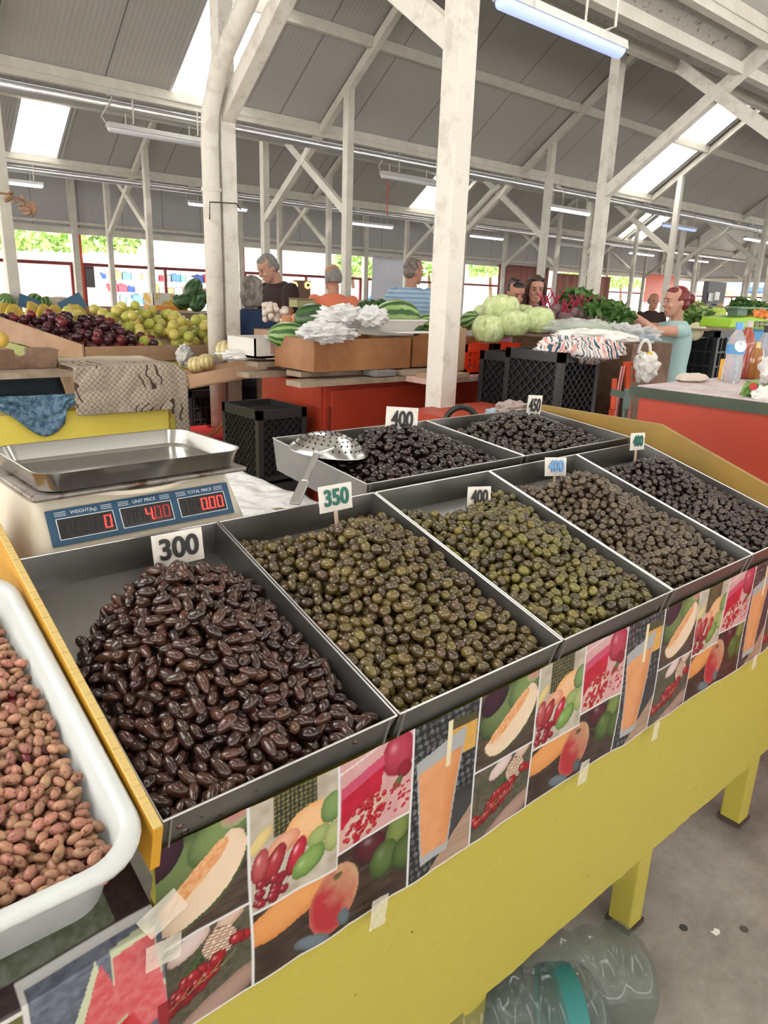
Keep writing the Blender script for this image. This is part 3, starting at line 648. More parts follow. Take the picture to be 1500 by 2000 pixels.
for d,z in prof: rs.append(rrect(x0+d,x1-d,s0+d,s1-d,max(.012,.048-d*.5),z))
b.rings(rs,cap=False); n=len(rs[0]); b.add(rs[-1],[tuple(range(n))]); b.add(rs[0],[tuple(range(n))])
b.build('tub_body',m_tub,tub,smooth=True)
# ---- cardboard / dark shelf under tub

# ================================================================== olives and beans
def olive_mesh(name,a,bx,n=14,m=10,taper=0,pit=0,bend=0,wr=0,ms=None):
    b=MB()
    def fn(v): return 1+taper*v.z*(-1)+wr*nz(v.x*2.2,v.y*2.2,v.z*2.2+a*900)
    def pt(t,p):
        v=Vector((sin(t)*cos(p),sin(t)*sin(p),cos(t))); k=1-taper*v.z; 
        k*=1+wr*nz(v.x*2.4,v.y*2.4,v.z*2.4+a*900)
        z=v.z*a
        if pit and v.z>.90: z=a*(.90-(v.z-.90)*6*pit)
        if taper<0: z*=1
        return Vector((v.x*bx*k,v.y*bx*k*(.95),z+0))
    vs=[pt(0,0)]; fs=[]
    ts=[pi*i/m for i in range(1,m)]
    if pit: ts=[.10,.22,.36,.46]+[.46+(pi-.46)*i/(m-1) for i in range(1,m-1)]
    for t in ts:
        for k in range(n): vs.append(pt(t,2*pi*k/n))
    vs.append(pt(pi,0)); M_=len(ts)
    for k in range(n): fs.append((0,1+k,1+(k+1)%n))
    for i in range(M_-1):
        for k in range(n):
            p=1+i*n+k; q=1+i*n+(k+1)%n; fs.append((p,p+n,q+n,q))
    e=len(vs)-1; o=1+(M_-1)*n
    for k in range(n): fs.append((o+k,e,o+(k+1)%n))
    me=bpy.data.meshes.new(name); me.from_pydata([tuple(v) for v in vs],[],fs); me.polygons.foreach_set('use_smooth',[True]*len(fs))
    for x in ms: me.materials.append(x)
    if pit:
        mi=[1 if i<n*3+0 else 0 for i in range(len(fs))]; me.polygons.foreach_set('material_index',mi)
    me.update(); return me
def pile(x0,x1,s0,s1,hfn,r,seed,nmax,floor=-.044,depth=3.3):
    rg=np.random.RandomState(seed); P=np.zeros((0,3)); out=[]
    cell=2*r; G={}
    rej=0; k=0
    while rej<260 and len(out)<nmax:
        x=x0+r+rg.rand()*(x1-x0-2*r); y=s0+r+rg.rand()*(s1-s0-2*r)
        for it in range(7):
            ci,cj=int(x/cell),int(y/cell); z=max(floor+r,hfn(x,y)-depth*r); best=None
            for i in (ci-1,ci,ci+1):
                for j in (cj-1,cj,cj+1):
                    for q in G.get((i,j),()):
                        d2=(q[0]-x)**2+(q[1]-y)**2
                        if d2<4*r*r:
                            zz=q[2]+sqrt(4*r*r-d2)
                            if zz>z: z=zz; best=q
            if best is None or it==6: break
            dx,dy=x-best[0],y-best[1]; d=sqrt(dx*dx+dy*dy)+1e-9; st=r*.45
            x=min(max(x+dx/d*st,x0+r),x1-r); y=min(max(y+dy/d*st,s0+r),s1-r)
        if z>hfn(x,y)+r*.7 or hfn(x,y)<floor+r*.6: rej+=1; continue
        rej=max(0,rej-1); out.append((x,y,z)); G.setdefault((int(x/cell),int(y/cell)),[]).append((x,y,z))
    return out
def island(m):        # same skin, shade varied per olive instead of per object
    n='mixed_'+m.name
    if n in bpy.data.materials: return bpy.data.materials[n]
    c=m.copy(); c.name=n; nt=c.node_tree
    oi=[x for x in nt.nodes if x.type=='OBJECT_INFO']
    if oi:
        g=nt.nodes.new('ShaderNodeNewGeometry')
        for l in list(nt.links):
            if l.from_node==oi[0]: t=l.to_socket; nt.links.remove(l); nt.links.new(g.outputs['Random Per Island'],t)
    return c
def scatter(name,stuffname,cat,label,group,stufflabel,meshes,pts,M,ax,seed,nind=300,flat=.6,scl=(.9,1.1),hfn=None,floorc=None,r=.009,box=None,fmat=None,floorz=-.043):
    rg=random.Random(seed); items=[]
    for p in pts:
        w=M@Vector(p)
        top=hfn(p[0],p[1])-p[2]
        items.append(((w-CP).length + (0 if top<r*1.5 else 5),w,p))
    items.sort(key=lambda t:t[0])
    b_vs=[];b_fs=[];b_mi=[]; n0=0; R3=M.to_3x3().to_4x4()
    for i,(d,w,p) in enumerate(items):
        e=Euler((pi/2+rg.uniform(-1,1)*flat,rg.uniform(-1,1)*flat*.4,rg.uniform(0,2*pi)),'XYZ')
        # lie the long axis roughly along the pile
        mw=Matrix.Translation(w)@R3@Matrix.Rotation(rg.uniform(0,2*pi),4,'Z')@Matrix.Rotation(pi/2+rg.uniform(-1,1)*flat,4,'Y')@Matrix.Rotation(rg.uniform(0,6.28),4,'Z')@Matrix.Scale(rg.uniform(*scl),4)
        me=meshes[rg.randrange(len(meshes))]
        if i<nind:
            o=bpy.data.objects.new(name,me); COL.objects.link(o); o.matrix_world=mw; tag(o,label,cat,group)
        else:
            vs=[mw@v.co for v in me.vertices]; b_vs+=[tuple(v) for v in vs]; mi=meshes.index(me)
            for pl in me.polygons: b_fs.append(tuple(k+n0 for k in pl.vertices)); b_mi.append(sum(len(q.materials) for q in meshes[:mi])+pl.material_index)
            n0+=len(vs)
    # base body of the pile, well under its top layer
    x0,x1,s0,s1=box; n1=24;n2=34; n0=len(b_vs)
    for j in range(n2+1):
        for i in range(n1+1):
            x=x0+(x1-x0)*i/n1; y=s0+(s1-s0)*j/n2; z=max(floorz,hfn(x,y)-3.0*r); b_vs.append(tuple(M@Vector((x,y,z))))
    fm=[]
    for j in range(n2):
        for i in range(n1):
            q=(n0+j*(n1+1)+i,n0+j*(n1+1)+i+1,n0+(j+1)*(n1+1)+i+1,n0+(j+1)*(n1+1)+i)
            if all(hfn(x0+(x1-x0)*(i+a)/n1,s0+(s1-s0)*(j+c)/n2)>floorz+2.4*r for a in (0,1) for c in (0,1)): fm.append(q)
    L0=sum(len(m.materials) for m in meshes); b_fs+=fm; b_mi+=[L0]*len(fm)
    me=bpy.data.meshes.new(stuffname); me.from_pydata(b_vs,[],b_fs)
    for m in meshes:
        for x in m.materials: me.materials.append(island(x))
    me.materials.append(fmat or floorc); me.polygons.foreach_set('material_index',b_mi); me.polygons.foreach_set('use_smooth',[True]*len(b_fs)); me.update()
    o=bpy.data.objects.new(stuffname,me); COL.objects.link(o); tag(o,stufflabel,cat,None,'stuff')
def omat(name,c,c2,rough=.09,sc=60,rnd=.35,hue=.012,spec=.62):
    return mat(name,c,rough,0,var=c2,scale=sc,rnd=rnd,hue=hue,spec=spec,bump=.12,bscale=120,lo=.35,hi=.7)
m_pit=mat('dark_olive_hole',(.012,.010,.006),.6)
m_under=mat('dark_gap_shade',(.010,.007,.006),.5)  # near-black heap base stands in for shade between the olives
pb=[omat('purple_brown_olive_skin',(.034,.013,.009),(.062,.026,.016)),omat('deep_brown_olive_skin',(.020,.009,.008),(.038,.016,.011))]
k1=[olive_mesh('olive',.0128,.0068,taper=.16,ms=[pb[0]]),olive_mesh('olive',.0118,.0071,taper=-.10,ms=[pb[1]]),olive_mesh('olive',.0134,.0065,taper=.22,ms=[pb[0]]),olive_mesh('olive',.0110,.0068,taper=.08,wr=.06,ms=[pb[1]]),olive_mesh('olive',.0116,.0069,pit=.25,ms=[pb[0],m_pit])]
def h1(x,s):
    # the heap leaves the back left corner of its tray bare
    xl=.207+max(0,s-.17)*.10+max(0,(s-.24))**1.5*1.9
    xr=.482-max(0,s-.24)*.20-max(0,s-.36)*.8
    ed=min(x-xl,(.425-s),xr-x+.012)
    if ed<0: return -.08
    up=.050*math.exp(-((x-.345)/.085)**2)*math.exp(-((s-.25)/.17)**2)
    return -.046+.018+min(1,ed/.05)*(.010+up)+.003*nz(x*30,s*30)-.75*max(0,s-.33)
def hA(cx,top,peak=.30,side=.028,sd=.07):
    def h(x,s):
        u=(x-cx)
        v=-.016+top*.80*math.exp(-(u/sd)**2)*math.exp(-((s-peak)/.17)**2 if s<peak else -((s-peak)/.07)**2)
        v-=max(0,(s-.37))*.45
        return v-.010*math.exp(-(s/.03)**2)+.003*nz(x*20,s*20)-.9*max(0,s-.335)*math.exp(-((x-cx)/.06)**2)
    return h
specs=[]; NIND=300

specs.append(('purple_olive','purple_olive_heap',TR[0],k1,h1,.0077,MT,(TX[0],TX[1],0,.43),'long purple-brown olive in the nearest tray, priced 300'))
g1=[omat('brown_green_olive_skin',(.062,.042,.012),(.100,.070,.020),.14),omat('muddy_olive_skin',(.045,.027,.014),(.080,.054,.022),.17),omat('yellow_green_olive_skin',(.115,.085,.02),(.08,.06,.02),.17)]
k2=[olive_mesh('olive',.0098,.0078,taper=.05,ms=[g1[0]]),olive_mesh('olive',.0092,.0076,ms=[g1[1]]),olive_mesh('olive',.0100,.0074,taper=.08,ms=[g1[0]]),olive_mesh('olive',.0094,.0077,ms=[g1[1]],wr=.05),olive_mesh('olive',.0095,.0076,ms=[g1[2]]),olive_mesh('olive',.0096,.0078,pit=.2,ms=[g1[0],m_pit])]
specs.append(('green_olive','green_olive_heap',TR[1],k2,hA(.64,.070,.29,sd=.09),.0077,MT,(TX[1],TX[2],0,.43),'round brownish green olive in the tray priced 350'))
g2=[omat('pitted_green_skin',(.085,.070,.014),(.135,.11,.026),.18),omat('pitted_dull_skin',(.055,.043,.018),(.085,.065,.024),.18)]
k3=[olive_mesh('olive',.0098,.0077,pit=.5,ms=[g2[0],m_pit]),olive_mesh('olive',.0094,.0076,pit=.4,ms=[g2[1],m_pit]),olive_mesh('olive',.0098,.0074,ms=[g2[0]]),olive_mesh('olive',.0095,.0075,ms=[g2[1]])]
specs.append(('pitted_olive','pitted_olive_heap',TR[2],k3,hA(.935,.050,.23,sd=.09),.0077,MT,(TX[2],TX[3],0,.43),'pitted green olive in the third front tray, priced 400'))
g3=[omat('grey_brown_olive_skin',(.062,.043,.024),(.10,.072,.042),.17),omat('dull_brown_olive_skin',(.042,.026,.017),(.07,.046,.03),.17)]
k4=[olive_mesh('olive',.0092,.0073,ms=[g3[0]]),olive_mesh('olive',.0090,.0071,taper=.06,ms=[g3[1]]),olive_mesh('olive',.0094,.0072,ms=[g3[0]],wr=.04)]
specs.append(('brown_olive','brown_olive_heap',TR[3],k4,hA(1.24,.060,.30,sd=.08),.0074,MT,(TX[3],TX[4],0,.43),'grey-brown olive in the fourth front tray with the blue price'))
g4=[omat('dark_mixed_olive_skin',(.040,.026,.022),(.07,.048,.036),.18),omat('nearly_black_olive_skin',(.018,.011,.012),(.035,.022,.02),.18)]
k5=[olive_mesh('olive',.0082,.0067,ms=[g4[0]]),olive_mesh('olive',.0080,.0066,ms=[g4[1]])]
specs.append(('small_olive','small_olive_heap',TR[4],k5,hA(1.53,.058,.31,sd=.08),.0068,MT,(TX[4],TX[5],0,.43),'small dark olive in the right-end front tray'))
g5=[omat('black_wrinkled_olive_skin',(.012,.007,.007),(.026,.014,.012),.14),omat('black_red_olive_skin',(.022,.010,.009),(.035,.016,.013),.14)]
k6=[olive_mesh('olive',.0122,.0082,ms=[g5[0]],wr=.16),olive_mesh('olive',.0115,.0085,ms=[g5[1]],wr=.18),olive_mesh('olive',.0128,.0078,ms=[g5[0]],wr=.12)]
def hB(x,s): return -.030+.050*math.exp(-((x-1.055)/.12)**2)*math.exp(-((s-.20)/.12)**2)-max(0,.09-(x-BX[0]))*.25 -max(0,s-.26)*.5
specs.append(('wrinkled_olive','wrinkled_olive_heap',BTR[0],k6,hB,.0088,MTB,(BX[0],BX[1],0,.31),'glossy wrinkled black olive in the left back row tray'))
g6=[omat('glossy_brown_black_skin',(.028,.018,.013),(.05,.033,.022),.14),omat('glossy_black_skin',(.014,.010,.009),(.03,.02,.016),.14)]
k7=[olive_mesh('olive',.0108,.0090,ms=[g6[0]]),olive_mesh('olive',.0104,.0088,ms=[g6[1]])]
def hC(x,s): return -.030+.050*math.exp(-((x-1.47)/.12)**2)*math.exp(-((s-.20)/.12)**2)-max(0,.05-(x-BX[1]))*.25 -max(0,s-.26)*.5
specs.append(('black_olive','black_olive_heap',BTR[1],k7,hC,.0090,MTB,(BX[1],BX[2],0,.31),'round brown-black olive in the farthest tray, priced 450'))
for i,(nm,sn,tr_,ms,hf,r_,M_,bx,lab) in enumerate(specs):
    NIND=(300,300,300,300,240,170,170)[i]
    g=.009; pts=pile(bx[0]+g,bx[1]-g,bx[2]+.006,bx[3]-.006,hf,r_*.9,20+i,3000,depth=3.1)
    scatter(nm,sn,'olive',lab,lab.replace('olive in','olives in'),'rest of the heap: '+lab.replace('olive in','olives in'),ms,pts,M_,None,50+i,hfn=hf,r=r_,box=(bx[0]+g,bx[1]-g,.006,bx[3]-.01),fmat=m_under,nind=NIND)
# beans
m_be=[mat('pinto_bean_skin',(.33,.155,.10),.34,var=(.12,.03,.022),scale=55,rnd=.22,hue=.012,lo=.52,hi=.62,spec=.45),mat('tan_bean_skin',(.30,.165,.095),.36,var=(.12,.045,.028),scale=45,rnd=.2,hue=.012,lo=.55,hi=.66,spec=.45),mat('dark_red_bean_skin',(.12,.015,.02),.3,rnd=.3)]
for m in m_be[:2]:       # streaks run along the bean
    nt=m.node_tree; mp=nt.nodes.new('ShaderNodeMapping'); mp.inputs['Scale'].default_value=(8,8,2.2)
    nzn=[n for n in nt.nodes if n.type=='TEX_NOISE'][0]; tcn=[n for n in nt.nodes if n.type=='TEX_COORD'][0]; nt.links.new(tcn.outputs['Object'],mp.inputs[0]); nt.links.new(mp.outputs[0],nzn.inputs['Vector'])
kb=[]
for a,bx,mm in ((.0076,.0050,0),(.0072,.0048,0),(.0078,.0046,1),(.0071,.0050,1),(.0074,.0049,0),(.0076,.0048,1),(.0072,.0048,2)):
    kb.append(olive_mesh('bean',a,bx,n=12,m=9,taper=.04,ms=[m_be[mm]]))
kb=kb[:6]*4+[kb[6]]
def hbean(x,s): return -.020+.024*math.exp(-((x+.02)/.16)**2)*math.exp(-((s-.15)/.2)**2)
pts=pile(-.12,.165,-.012,.372,hbean,.0048,77,3800,floor=-.07,depth=2.8)
# drop the ones outside the frame on the left
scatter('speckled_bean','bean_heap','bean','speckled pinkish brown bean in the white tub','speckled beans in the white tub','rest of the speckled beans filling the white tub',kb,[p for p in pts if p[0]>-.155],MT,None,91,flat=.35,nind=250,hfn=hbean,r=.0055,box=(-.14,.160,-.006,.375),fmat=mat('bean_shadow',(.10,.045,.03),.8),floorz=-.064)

# ================================================================== things behind the stall
def PD(px,py,D): d=_ray(px,py); return CP+d*(D/FPX)
def mw(name,c1,c2,freq=9,dist=.5):      # striped rind
    m=mat(name,c1,.35); nt=m.node_tree; N=nt.nodes; L=nt.links; b=N['Principled BSDF']
    tc=N.new('ShaderNodeTexCoord'); gr=N.new('ShaderNodeTexGradient'); gr.gradient_type='RADIAL'; L.new(tc.outputs['Object'],gr.inputs[0])
    n=N.new('ShaderNodeTexNoise'); n.inputs['Scale'].default_value=22; n.inputs['Detail'].default_value=4; L.new(tc.outputs['Object'],n.inputs[0])
    a=N.new('ShaderNodeMath'); a.operation='MULTIPLY_ADD'; a.inputs[1].default_value=.06*dist*2; L.new(n.outputs['Fac'],a.inputs[0]); L.new(gr.outputs['Fac'],a.inputs[2])
    mu=N.new('ShaderNodeMath'); mu.operation='MULTIPLY'; mu.inputs[1].default_value=2*pi*freq; L.new(a.outputs[0],mu.inputs[0])
    sn=N.new('ShaderNodeMath'); sn.operation='SINE'; L.new(mu.outputs[0],sn.inputs[0])
    r=N.new('ShaderNodeValToRGB'); r.color_ramp.elements[0].position=.35; r.color_ramp.elements[0].color=tuple(c1)+(1,); r.color_ramp.elements[1].position=.75; r.color_ramp.elements[1].color=tuple(c2)+(1,)
    mr=N.new('ShaderNodeMapRange'); mr.inputs['From Min'].default_value=-1; L.new(sn.outputs[0],mr.inputs[0]); L.new(mr.outputs[0],r.inputs[0]); L.new(r.outputs[0],b.inputs['Base Color']); return m
m_wm=mw('striped_watermelon_rind',(.03,.09,.02),(.24,.36,.12),10); m_wmd=mw('dark_watermelon_rind',(.015,.05,.015),(.05,.12,.03),10); m_mel=mw('ribbed_melon_rind',(.42,.34,.14),(.62,.54,.30),10,.25)
m_cab=mat('pale_cabbage_leaf',(.36,.47,.16),.45,var=(.66,.72,.42),scale=26,bump=1.0,bscale=34)
m_cardb=mat('brown_cardboard',(.33,.20,.12),.8,var=(.40,.26,.17),scale=6); m_wood=mat('varnished_crate_wood',(.24,.095,.035),.5,var=(.36,.17,.07),scale=4,bump=.1)
m_plank=mat('weathered_plank',(.22,.16,.11),.85,var=(.36,.29,.22),scale=7,bump=.3); m_dkw=mat('dark_old_wood',(.10,.055,.035),.8,var=(.20,.12,.08),scale=9,bump=.3)
m_redo=mat('orange_red_cabinet_paint',(.37,.036,.012),.5,var=(.32,.03,.011),scale=2.5); m_blkp=mat('black_crate_plastic',(.018,.018,.02),.45); m_redp2=mat('red_crate_plastic',(.80,.05,.015),.4)
m_blkin=mat('black_inside',(.006,.006,.007),.8)
m_white=mat('white_foam',(.72,.71,.68),.6,var=(.6,.56,.5),scale=20,lo=.55,hi=.8); m_bluep=mat('blue_painted_counter',(.03,.25,.52),.5); m_yell2=mat('yellow_cabinet_paint',(.74,.60,.09),.5,var=(.80,.67,.13),scale=3)
def leafmat(n,c,c2): return mat(n,c,.5,var=c2,scale=14,rnd=0)
m_leaf=leafmat('dark_green_leaf',(.03,.09,.02),(.10,.20,.04)); m_leaf2=leafmat('mid_green_leaf',(.07,.16,.03),(.18,.30,.08)); m_oleaf=leafmat('bright_street_leaf',(.20,.38,.08),(.40,.58,.18))  # street trees get a brighter green than the market leaves
def bagmat(n,a,c=(.8,.8,.8)):
    m=mat(n,c,.25,alpha=a,bump=.8,bscale=18,spec=.8); return m
m_bag=bagmat('translucent_white_bag',.75); m_film=bagmat('clear_wrapping_film',.38,(.75,.78,.78)); m_wbag=mat('white_carrier_bag',(.70,.69,.66),.45,bump=.6,bscale=16)
def blob(name,c,r,m,label,cat,seed=0,amp=.25,fr=2.2,n=26,mm=18,group=None,flat=0,parent=None,rz=0):
    b=MB(); c=Vector(c); crum=amp>=.33
    if crum: n,mm=64,40
    def fn(v):
        k=1+amp*nz(v.x*fr+seed,v.y*fr,v.z*fr)+amp*.5*nz(v.x*fr*2.3+seed,v.y*fr*2.3,v.z*fr*2.3)-amp*.35*abs(nz(v.x*fr*3+seed,v.y*fr*3,v.z*fr*4))
        if crum: k+=amp*(.14*(.25-abs(nz(v.x*fr*2.6+seed*2,v.y*fr*2.6,v.z*fr*2.6)))+.05*(.25-abs(nz(v.x*fr*6+seed,v.y*fr*6,v.z*fr*6))))
        return k
    b.ball((0,0,0),r,n,mm,fn=fn); o=b.build(name,m,parent,smooth=True); o.location=c; o.rotation_euler=(0,0,rz)
    if label: tag(o,label,cat,group)
    return o
def open_box(t,x0,x1,y0,y1,z0,z1,th,m,slats=0):
    b=MB(); b.box((x0,y0,z0),(x1,y1,z0+th)); b.box((x0,y0,z0),(x1,y0+th,z1)); b.box((x0,y1-th,z0),(x1,y1,z1)); b.box((x0,y0,z0),(x0+th,y1,z1)); b.box((x1-th,y0,z0),(x1,y1,z1)); return b.build('box_shell',m,t)
def lattice_crate(name,p,w,d,h,m,label,group=None,rz=0,tilt=0,cat='crate',nx=9,nzc=7,diag=True):
    # p: lower front-left corner; w along x, d along y
    t=empty(name,p,R(rz),label,cat,group); t.rotation_euler=Euler((R(tilt),0,R(rz)))
    fr=MB()
    for z0,z1 in ((0,.03),(h-.045,h)):
        fr.box((0,0,z0),(w,.012,z1)); fr.box((0,d-.012,z0),(w,d,z1)); fr.box((0,0,z0),(.012,d,z1)); fr.box((w-.012,0,z0),(w,d,z1))
    for x,y in ((0,0),(w-.03,0),(0,d-.03),(w-.03,d-.03)): fr.box((x,y,0),(x+.03,y+.03,h))
    fr.box((0,0,.0),(w,d,.008)); fr.build('crate_frame',m,t)
    def panel(ax,L_,o_,nm):
        b=MB(); n=nx if ax=='x' else max(4,int(nx*d/w)); th=.004
        def P_(a,z): return Vector((a,o_,z)) if ax=='x' else Vector((o_,a,z))
        zz0,zz1=.03,h-.045
        if diag:
            st=L_/n
            for k in range(-n,2*n):
                for sgn in (1,-1):
                    a0=k*st; a1=a0+sgn*(zz1-zz0)
                    z0,z1=zz0,zz1
                    # clip
                    pts=[]
                    def at_(a): return zz0+(a-a0)*sgn
                    lo,hi=(min(a0,a1),max(a0,a1)); lo2=max(lo,.02); hi2=min(hi,L_-.02)
                    if hi2-lo2<.01: continue
                    b.beam(P_(lo2,at_(lo2)),P_(hi2,at_(hi2)),th,.009,up=(0,1,0) if ax=='x' else (1,0,0))
        else:
            for k in range(1,n): b.beam(P_(L_*k/n,zz0),P_(L_*k/n,zz1),th*2,.012,up=(0,1,0) if ax=='x' else (1,0,0))
            for k in range(1,nzc): b.beam(P_(.01,zz0+(zz1-zz0)*k/nzc),P_(L_-.01,zz0+(zz1-zz0)*k/nzc),th*2,.012,up=(0,0,1))
        b.build('lattice_panel',m,t)
    if m is m_blkp: MB().box((.016,.016,.01),(w-.016,d-.016,h*.93)).build('inner_black_fill',m_blkin,t)  # added black block stands in for the dark inside of the crate
    panel('x',w,.006,'f'); panel('x',w,d-.006,'b'); panel('y',d,.006,'l'); panel('y',d,w-.006,'r')
    return t
# ---------- scale on the film-covered table
b=MB(); b.box((-.9,.985,.86),(.785,1.90,.885)); 
for x in (-.8,.72):
    for y in (1.02,1.82): b.box((x,y,0),(x+.05,y+.05,.86))
tag(b.build('side_table',m_plank),'low wooden side table under the weighing scale and crumpled film','table')
def fl(u,v):
    x=.50+u*.40; y=.97+v*.95; z=.892+.010*nz(x*9,y*9)+.006*nz(x*25,y*20,3)
    if u>.8: z-=(u-.8)*1.0
    if v<.05: z-=(.05-v)*.5
    return Vector((x,y,z))
m_film2=mat('crumpled_white_film',(.66,.66,.66),.22,bump=1.0,bscale=26,spec=.8)
b=MB(); b.grid(fl,60,90); tag(b.build('plastic_sheet',m_film2,smooth=True),'crumpled translucent white plastic sheet covering the side table beside the scale','plastic sheet')
sc=empty('weighing_scale',(.392,1.068,.893),R(2),'cream weighing scale with blue display panel and bare steel pan','scale')
m_cream=mat('cream_scale_plastic',(.54,.49,.39),.4,var=(.49,.44,.35),scale=5); m_bp=mat('blue_display_plate',(.012,.06,.12),.35); m_lcd=mat('dark_display_glass',(.012,.010,.012),.15); m_led=mat('red_led_segment',(1,.04,.03),.5,emit=1.9); m_leddim=mat('unlit_led_segment',(.016,.010,.010),.4)
b=MB(); zs=[(-.165,.165,-.092,.13,.0),(-.168,.168,-.096,.13,.035),(-.162,.162,-.088,.13,.06),(-.150,.150,-.058,.12,.122),(-.14,.14,-.05,.115,.128)]
rs=[]
for x0_,x1_,y0_,y1_,z_ in zs: rs.append(rrect(x0_,x1_,y0_,y1_,.018,z_,5))
b.rings(rs); b.build('scale_housing',m_cream,sc,auto=True)
# display plane sits on the sloping front
fa=atan2(.062,.030); MD=Matrix.Translation((.0,-.0745,.0895))@Euler((fa,0,0)).to_matrix().to_4x4()
def dbox(b,x0,y0,x1,y1,z0,z1): b.box((x0,y0,z0),(x1,y1,z1),M=MD)
b=MB(); dbox(b,-.138,-.026,.140,.024,0,.003); dp_=b.build('display_plate',m_bp,sc)
m_wl=mat('white_print',(.6,.62,.65),.5)
SEG={'0':'abcdef','4':'bcfg','8':'abcdefg','.':'p'}
for (xc,lab,digs) in ((-.088,'WEIGHT(kg)','    0'),(.000,'UNIT PRICE','   4.00'),(.090,'TOTAL PRICE','   0.00')):
    b=MB(); dbox(b,xc-.0385,-.018,xc+.0385,.010,.003,.0042); b.build('display_window',m_lcd,dp_)
    b=MB()
    for a in ((-.0395,-.0190,.0395,-.0180),(-.0395,.010,.0395,.011),(-.0395,-.019,-.0385,.011),(.0385,-.019,.0395,.011)): dbox(b,xc+a[0],a[1],xc+a[2],a[3],.003,.0046)
    for yy in (.0145,.017,.0195):
        dbox(b,xc-.0395,yy,xc-.024,yy+.0007,.003,.0036); dbox(b,xc+.024,yy,xc+.0395,yy+.0007,.003,.0036)
    b.build('display_outline',m_wl,dp_)
    text(lab,.0068,m_wl,dp_,MD@Matrix.Translation((xc,.0172,.0034)),name='display_caption',ext=.0002,off=0)
    on=MB(); offb=MB(); dimb=MB(); w_,h_=.0082,.017
    chars=[c for c in digs if c!='.']; dots=[]; k=0
    for c in digs:
        if c=='.': dots.append(k-1)
        else: k+=1
    n=len(chars); pitch=.0135
    seg={'a':(0,1,1,1),'b':(1,.5,1,1),'c':(1,0,1,.5),'d':(0,0,1,0),'e':(0,0,0,.5),'f':(0,.5,0,1),'g':(0,.5,1,.5)}
    lit=len([c for c in chars if c!=' '])
    for i,c in enumerate(chars[-5:] if n>5 else chars):
        x0_=xc+.036-(min(n,5)-i)*pitch+.002; y0_=-.0125
        for s,(a0,b0,a1,b1) in seg.items():
            isl=c in SEG and s in SEG[c]
            dm=isl and lab=='UNIT PRICE' and c=='0'
            t_=.0015; tgt=dimb if dm else (on if isl else offb)
            p0=(x0_+a0*w_+(b0-.0)*.0015,y0_+b0*h_); p1=(x0_+a1*w_+(b1)*.0015,y0_+b1*h_)
            dbox(tgt,min(p0[0],p1[0])-t_/2,min(p0[1],p1[1])-t_/2,max(p0[0],p1[0])+t_/2,max(p0[1],p1[1])+t_/2,.0043,.0048)
    for d in dots:
        i=d-(n-min(n,5)); x0_=xc+.036-(min(n,5)-i)*pitch+.002+w_+.002; dbox(on,x0_,-.0135,x0_+.002,-.0115,.0043,.0048)
    offb.build('unlit_digit',m_leddim,dp_); (dimb.build('faint_digit',mat('faint_led',(.35,.02,.02),.5,emit=.5),dp_) if dimb.v else None); on.build('lit_digit',m_led,dp_)
b=MB(); b.box((-.160,-.098,.134),(.160,.118,.142)); b.build('platform_plate',mat('rusty_plate',(.22,.20,.18),.5,.6,var=(.08,.045,.03),scale=30,lo=.5,hi=.62,bump=.2),sc,bevel=.006)
b=MB(); b.lathe([(.03,.12),(.03,.136)],(-.08,0,0)); b.lathe([(.03,.12),(.03,.136)],(.08,0,0)); b.lathe([(.1,.126),(.1,.132)],(0,0,0),n=30); b.build('platform_support',m_cream,sc)
m_pan=mat('polished_pan_steel',(.50,.49,.47),.2,.95,bump=.03,bscale=9)
b=MB(); prof=[(.012,.142),(.004,.146),(.001,.160),(-.003,.170),(-.004,.172),(-.001,.1715),(.004,.160),(.008,.150),(.018,.146)]
b.rings([rrect(-.150+d,.150-d,-.103+d,.107-d,.03-d*.5,z,6) for d,z in prof],cap=False); n=28; k=len(b.v)
rr=rrect(-.132,.132,-.085,.089,.02,.146,6); b.add(rr,[tuple(range(len(rr)))]); rr=rrect(-.138,.138,-.091,.095,.02,.142,6); b.add(rr,[tuple(range(len(rr)))])
pano=b.build('steel_pan',m_pan,None,auto=True); pano.location=sc.location; pano.rotation_euler=sc.rotation_euler
tag(pano,'shiny shallow rectangular steel pan lying on top of the scale','pan')
# skimmer
sk=empty('skimmer_spoon',(0,0,0),0,'perforated steel skimmer lying on the back-left tray of black olives','skimmer')
m_sk=mat('bright_stainless',(.62,.61,.60),.22,1.0)
cc=PY(643,868,1.17); b=MB(); rs=[]; Rk=.062
MK=Matrix.Translation(cc)@Euler((R(3),R(5),0)).to_matrix().to_4x4()
SP=[(.001,.026),(.02,.0245),(.04,.019),(.06,.009),(.074,-.004),(.082,-.012)]
b.lathe(SP+[(.0825,-.014),(.080,-.0135),(.072,-.006),(.058,.007),(.040,.0165),(.001,.023)],n=48,M=MK,cap=False)
b.build('skimmer_bowl',m_sk,sk,smooth=True)
b=MB()
for ring,nh in ((.012,6),(.024,12),(.036,17),(.048,23),(.060,28),(.070,33)):
    for i in range(nh):
        a=2*pi*i/nh; k=[q for q in range(5) if SP[q][0]<=ring][-1]; f_=(ring-SP[k][0])/(SP[k+1][0]-SP[k][0]); zz=SP[k][1]*(1-f_)+SP[k+1][1]*f_; th=atan2(SP[k][1]-SP[k+1][1],SP[k+1][0]-SP[k][0])
        MM=MK@Matrix.Rotation(a,4,'Z')@Matrix.Translation((ring,0,zz+.0006))@Matrix.Rotation(th,4,'Y'); b.lathe([(.0021,-.0004),(.0021,.0004)],n=8,M=MM)
tag(b.build('hole_pattern',mat('hole_black',(.01,.01,.01),.8),sk),None,None,None,'stuff')
h0=PY(618,885,1.12); h1_=PY(595,940,1.075); h2=PY(575,985,1.03)
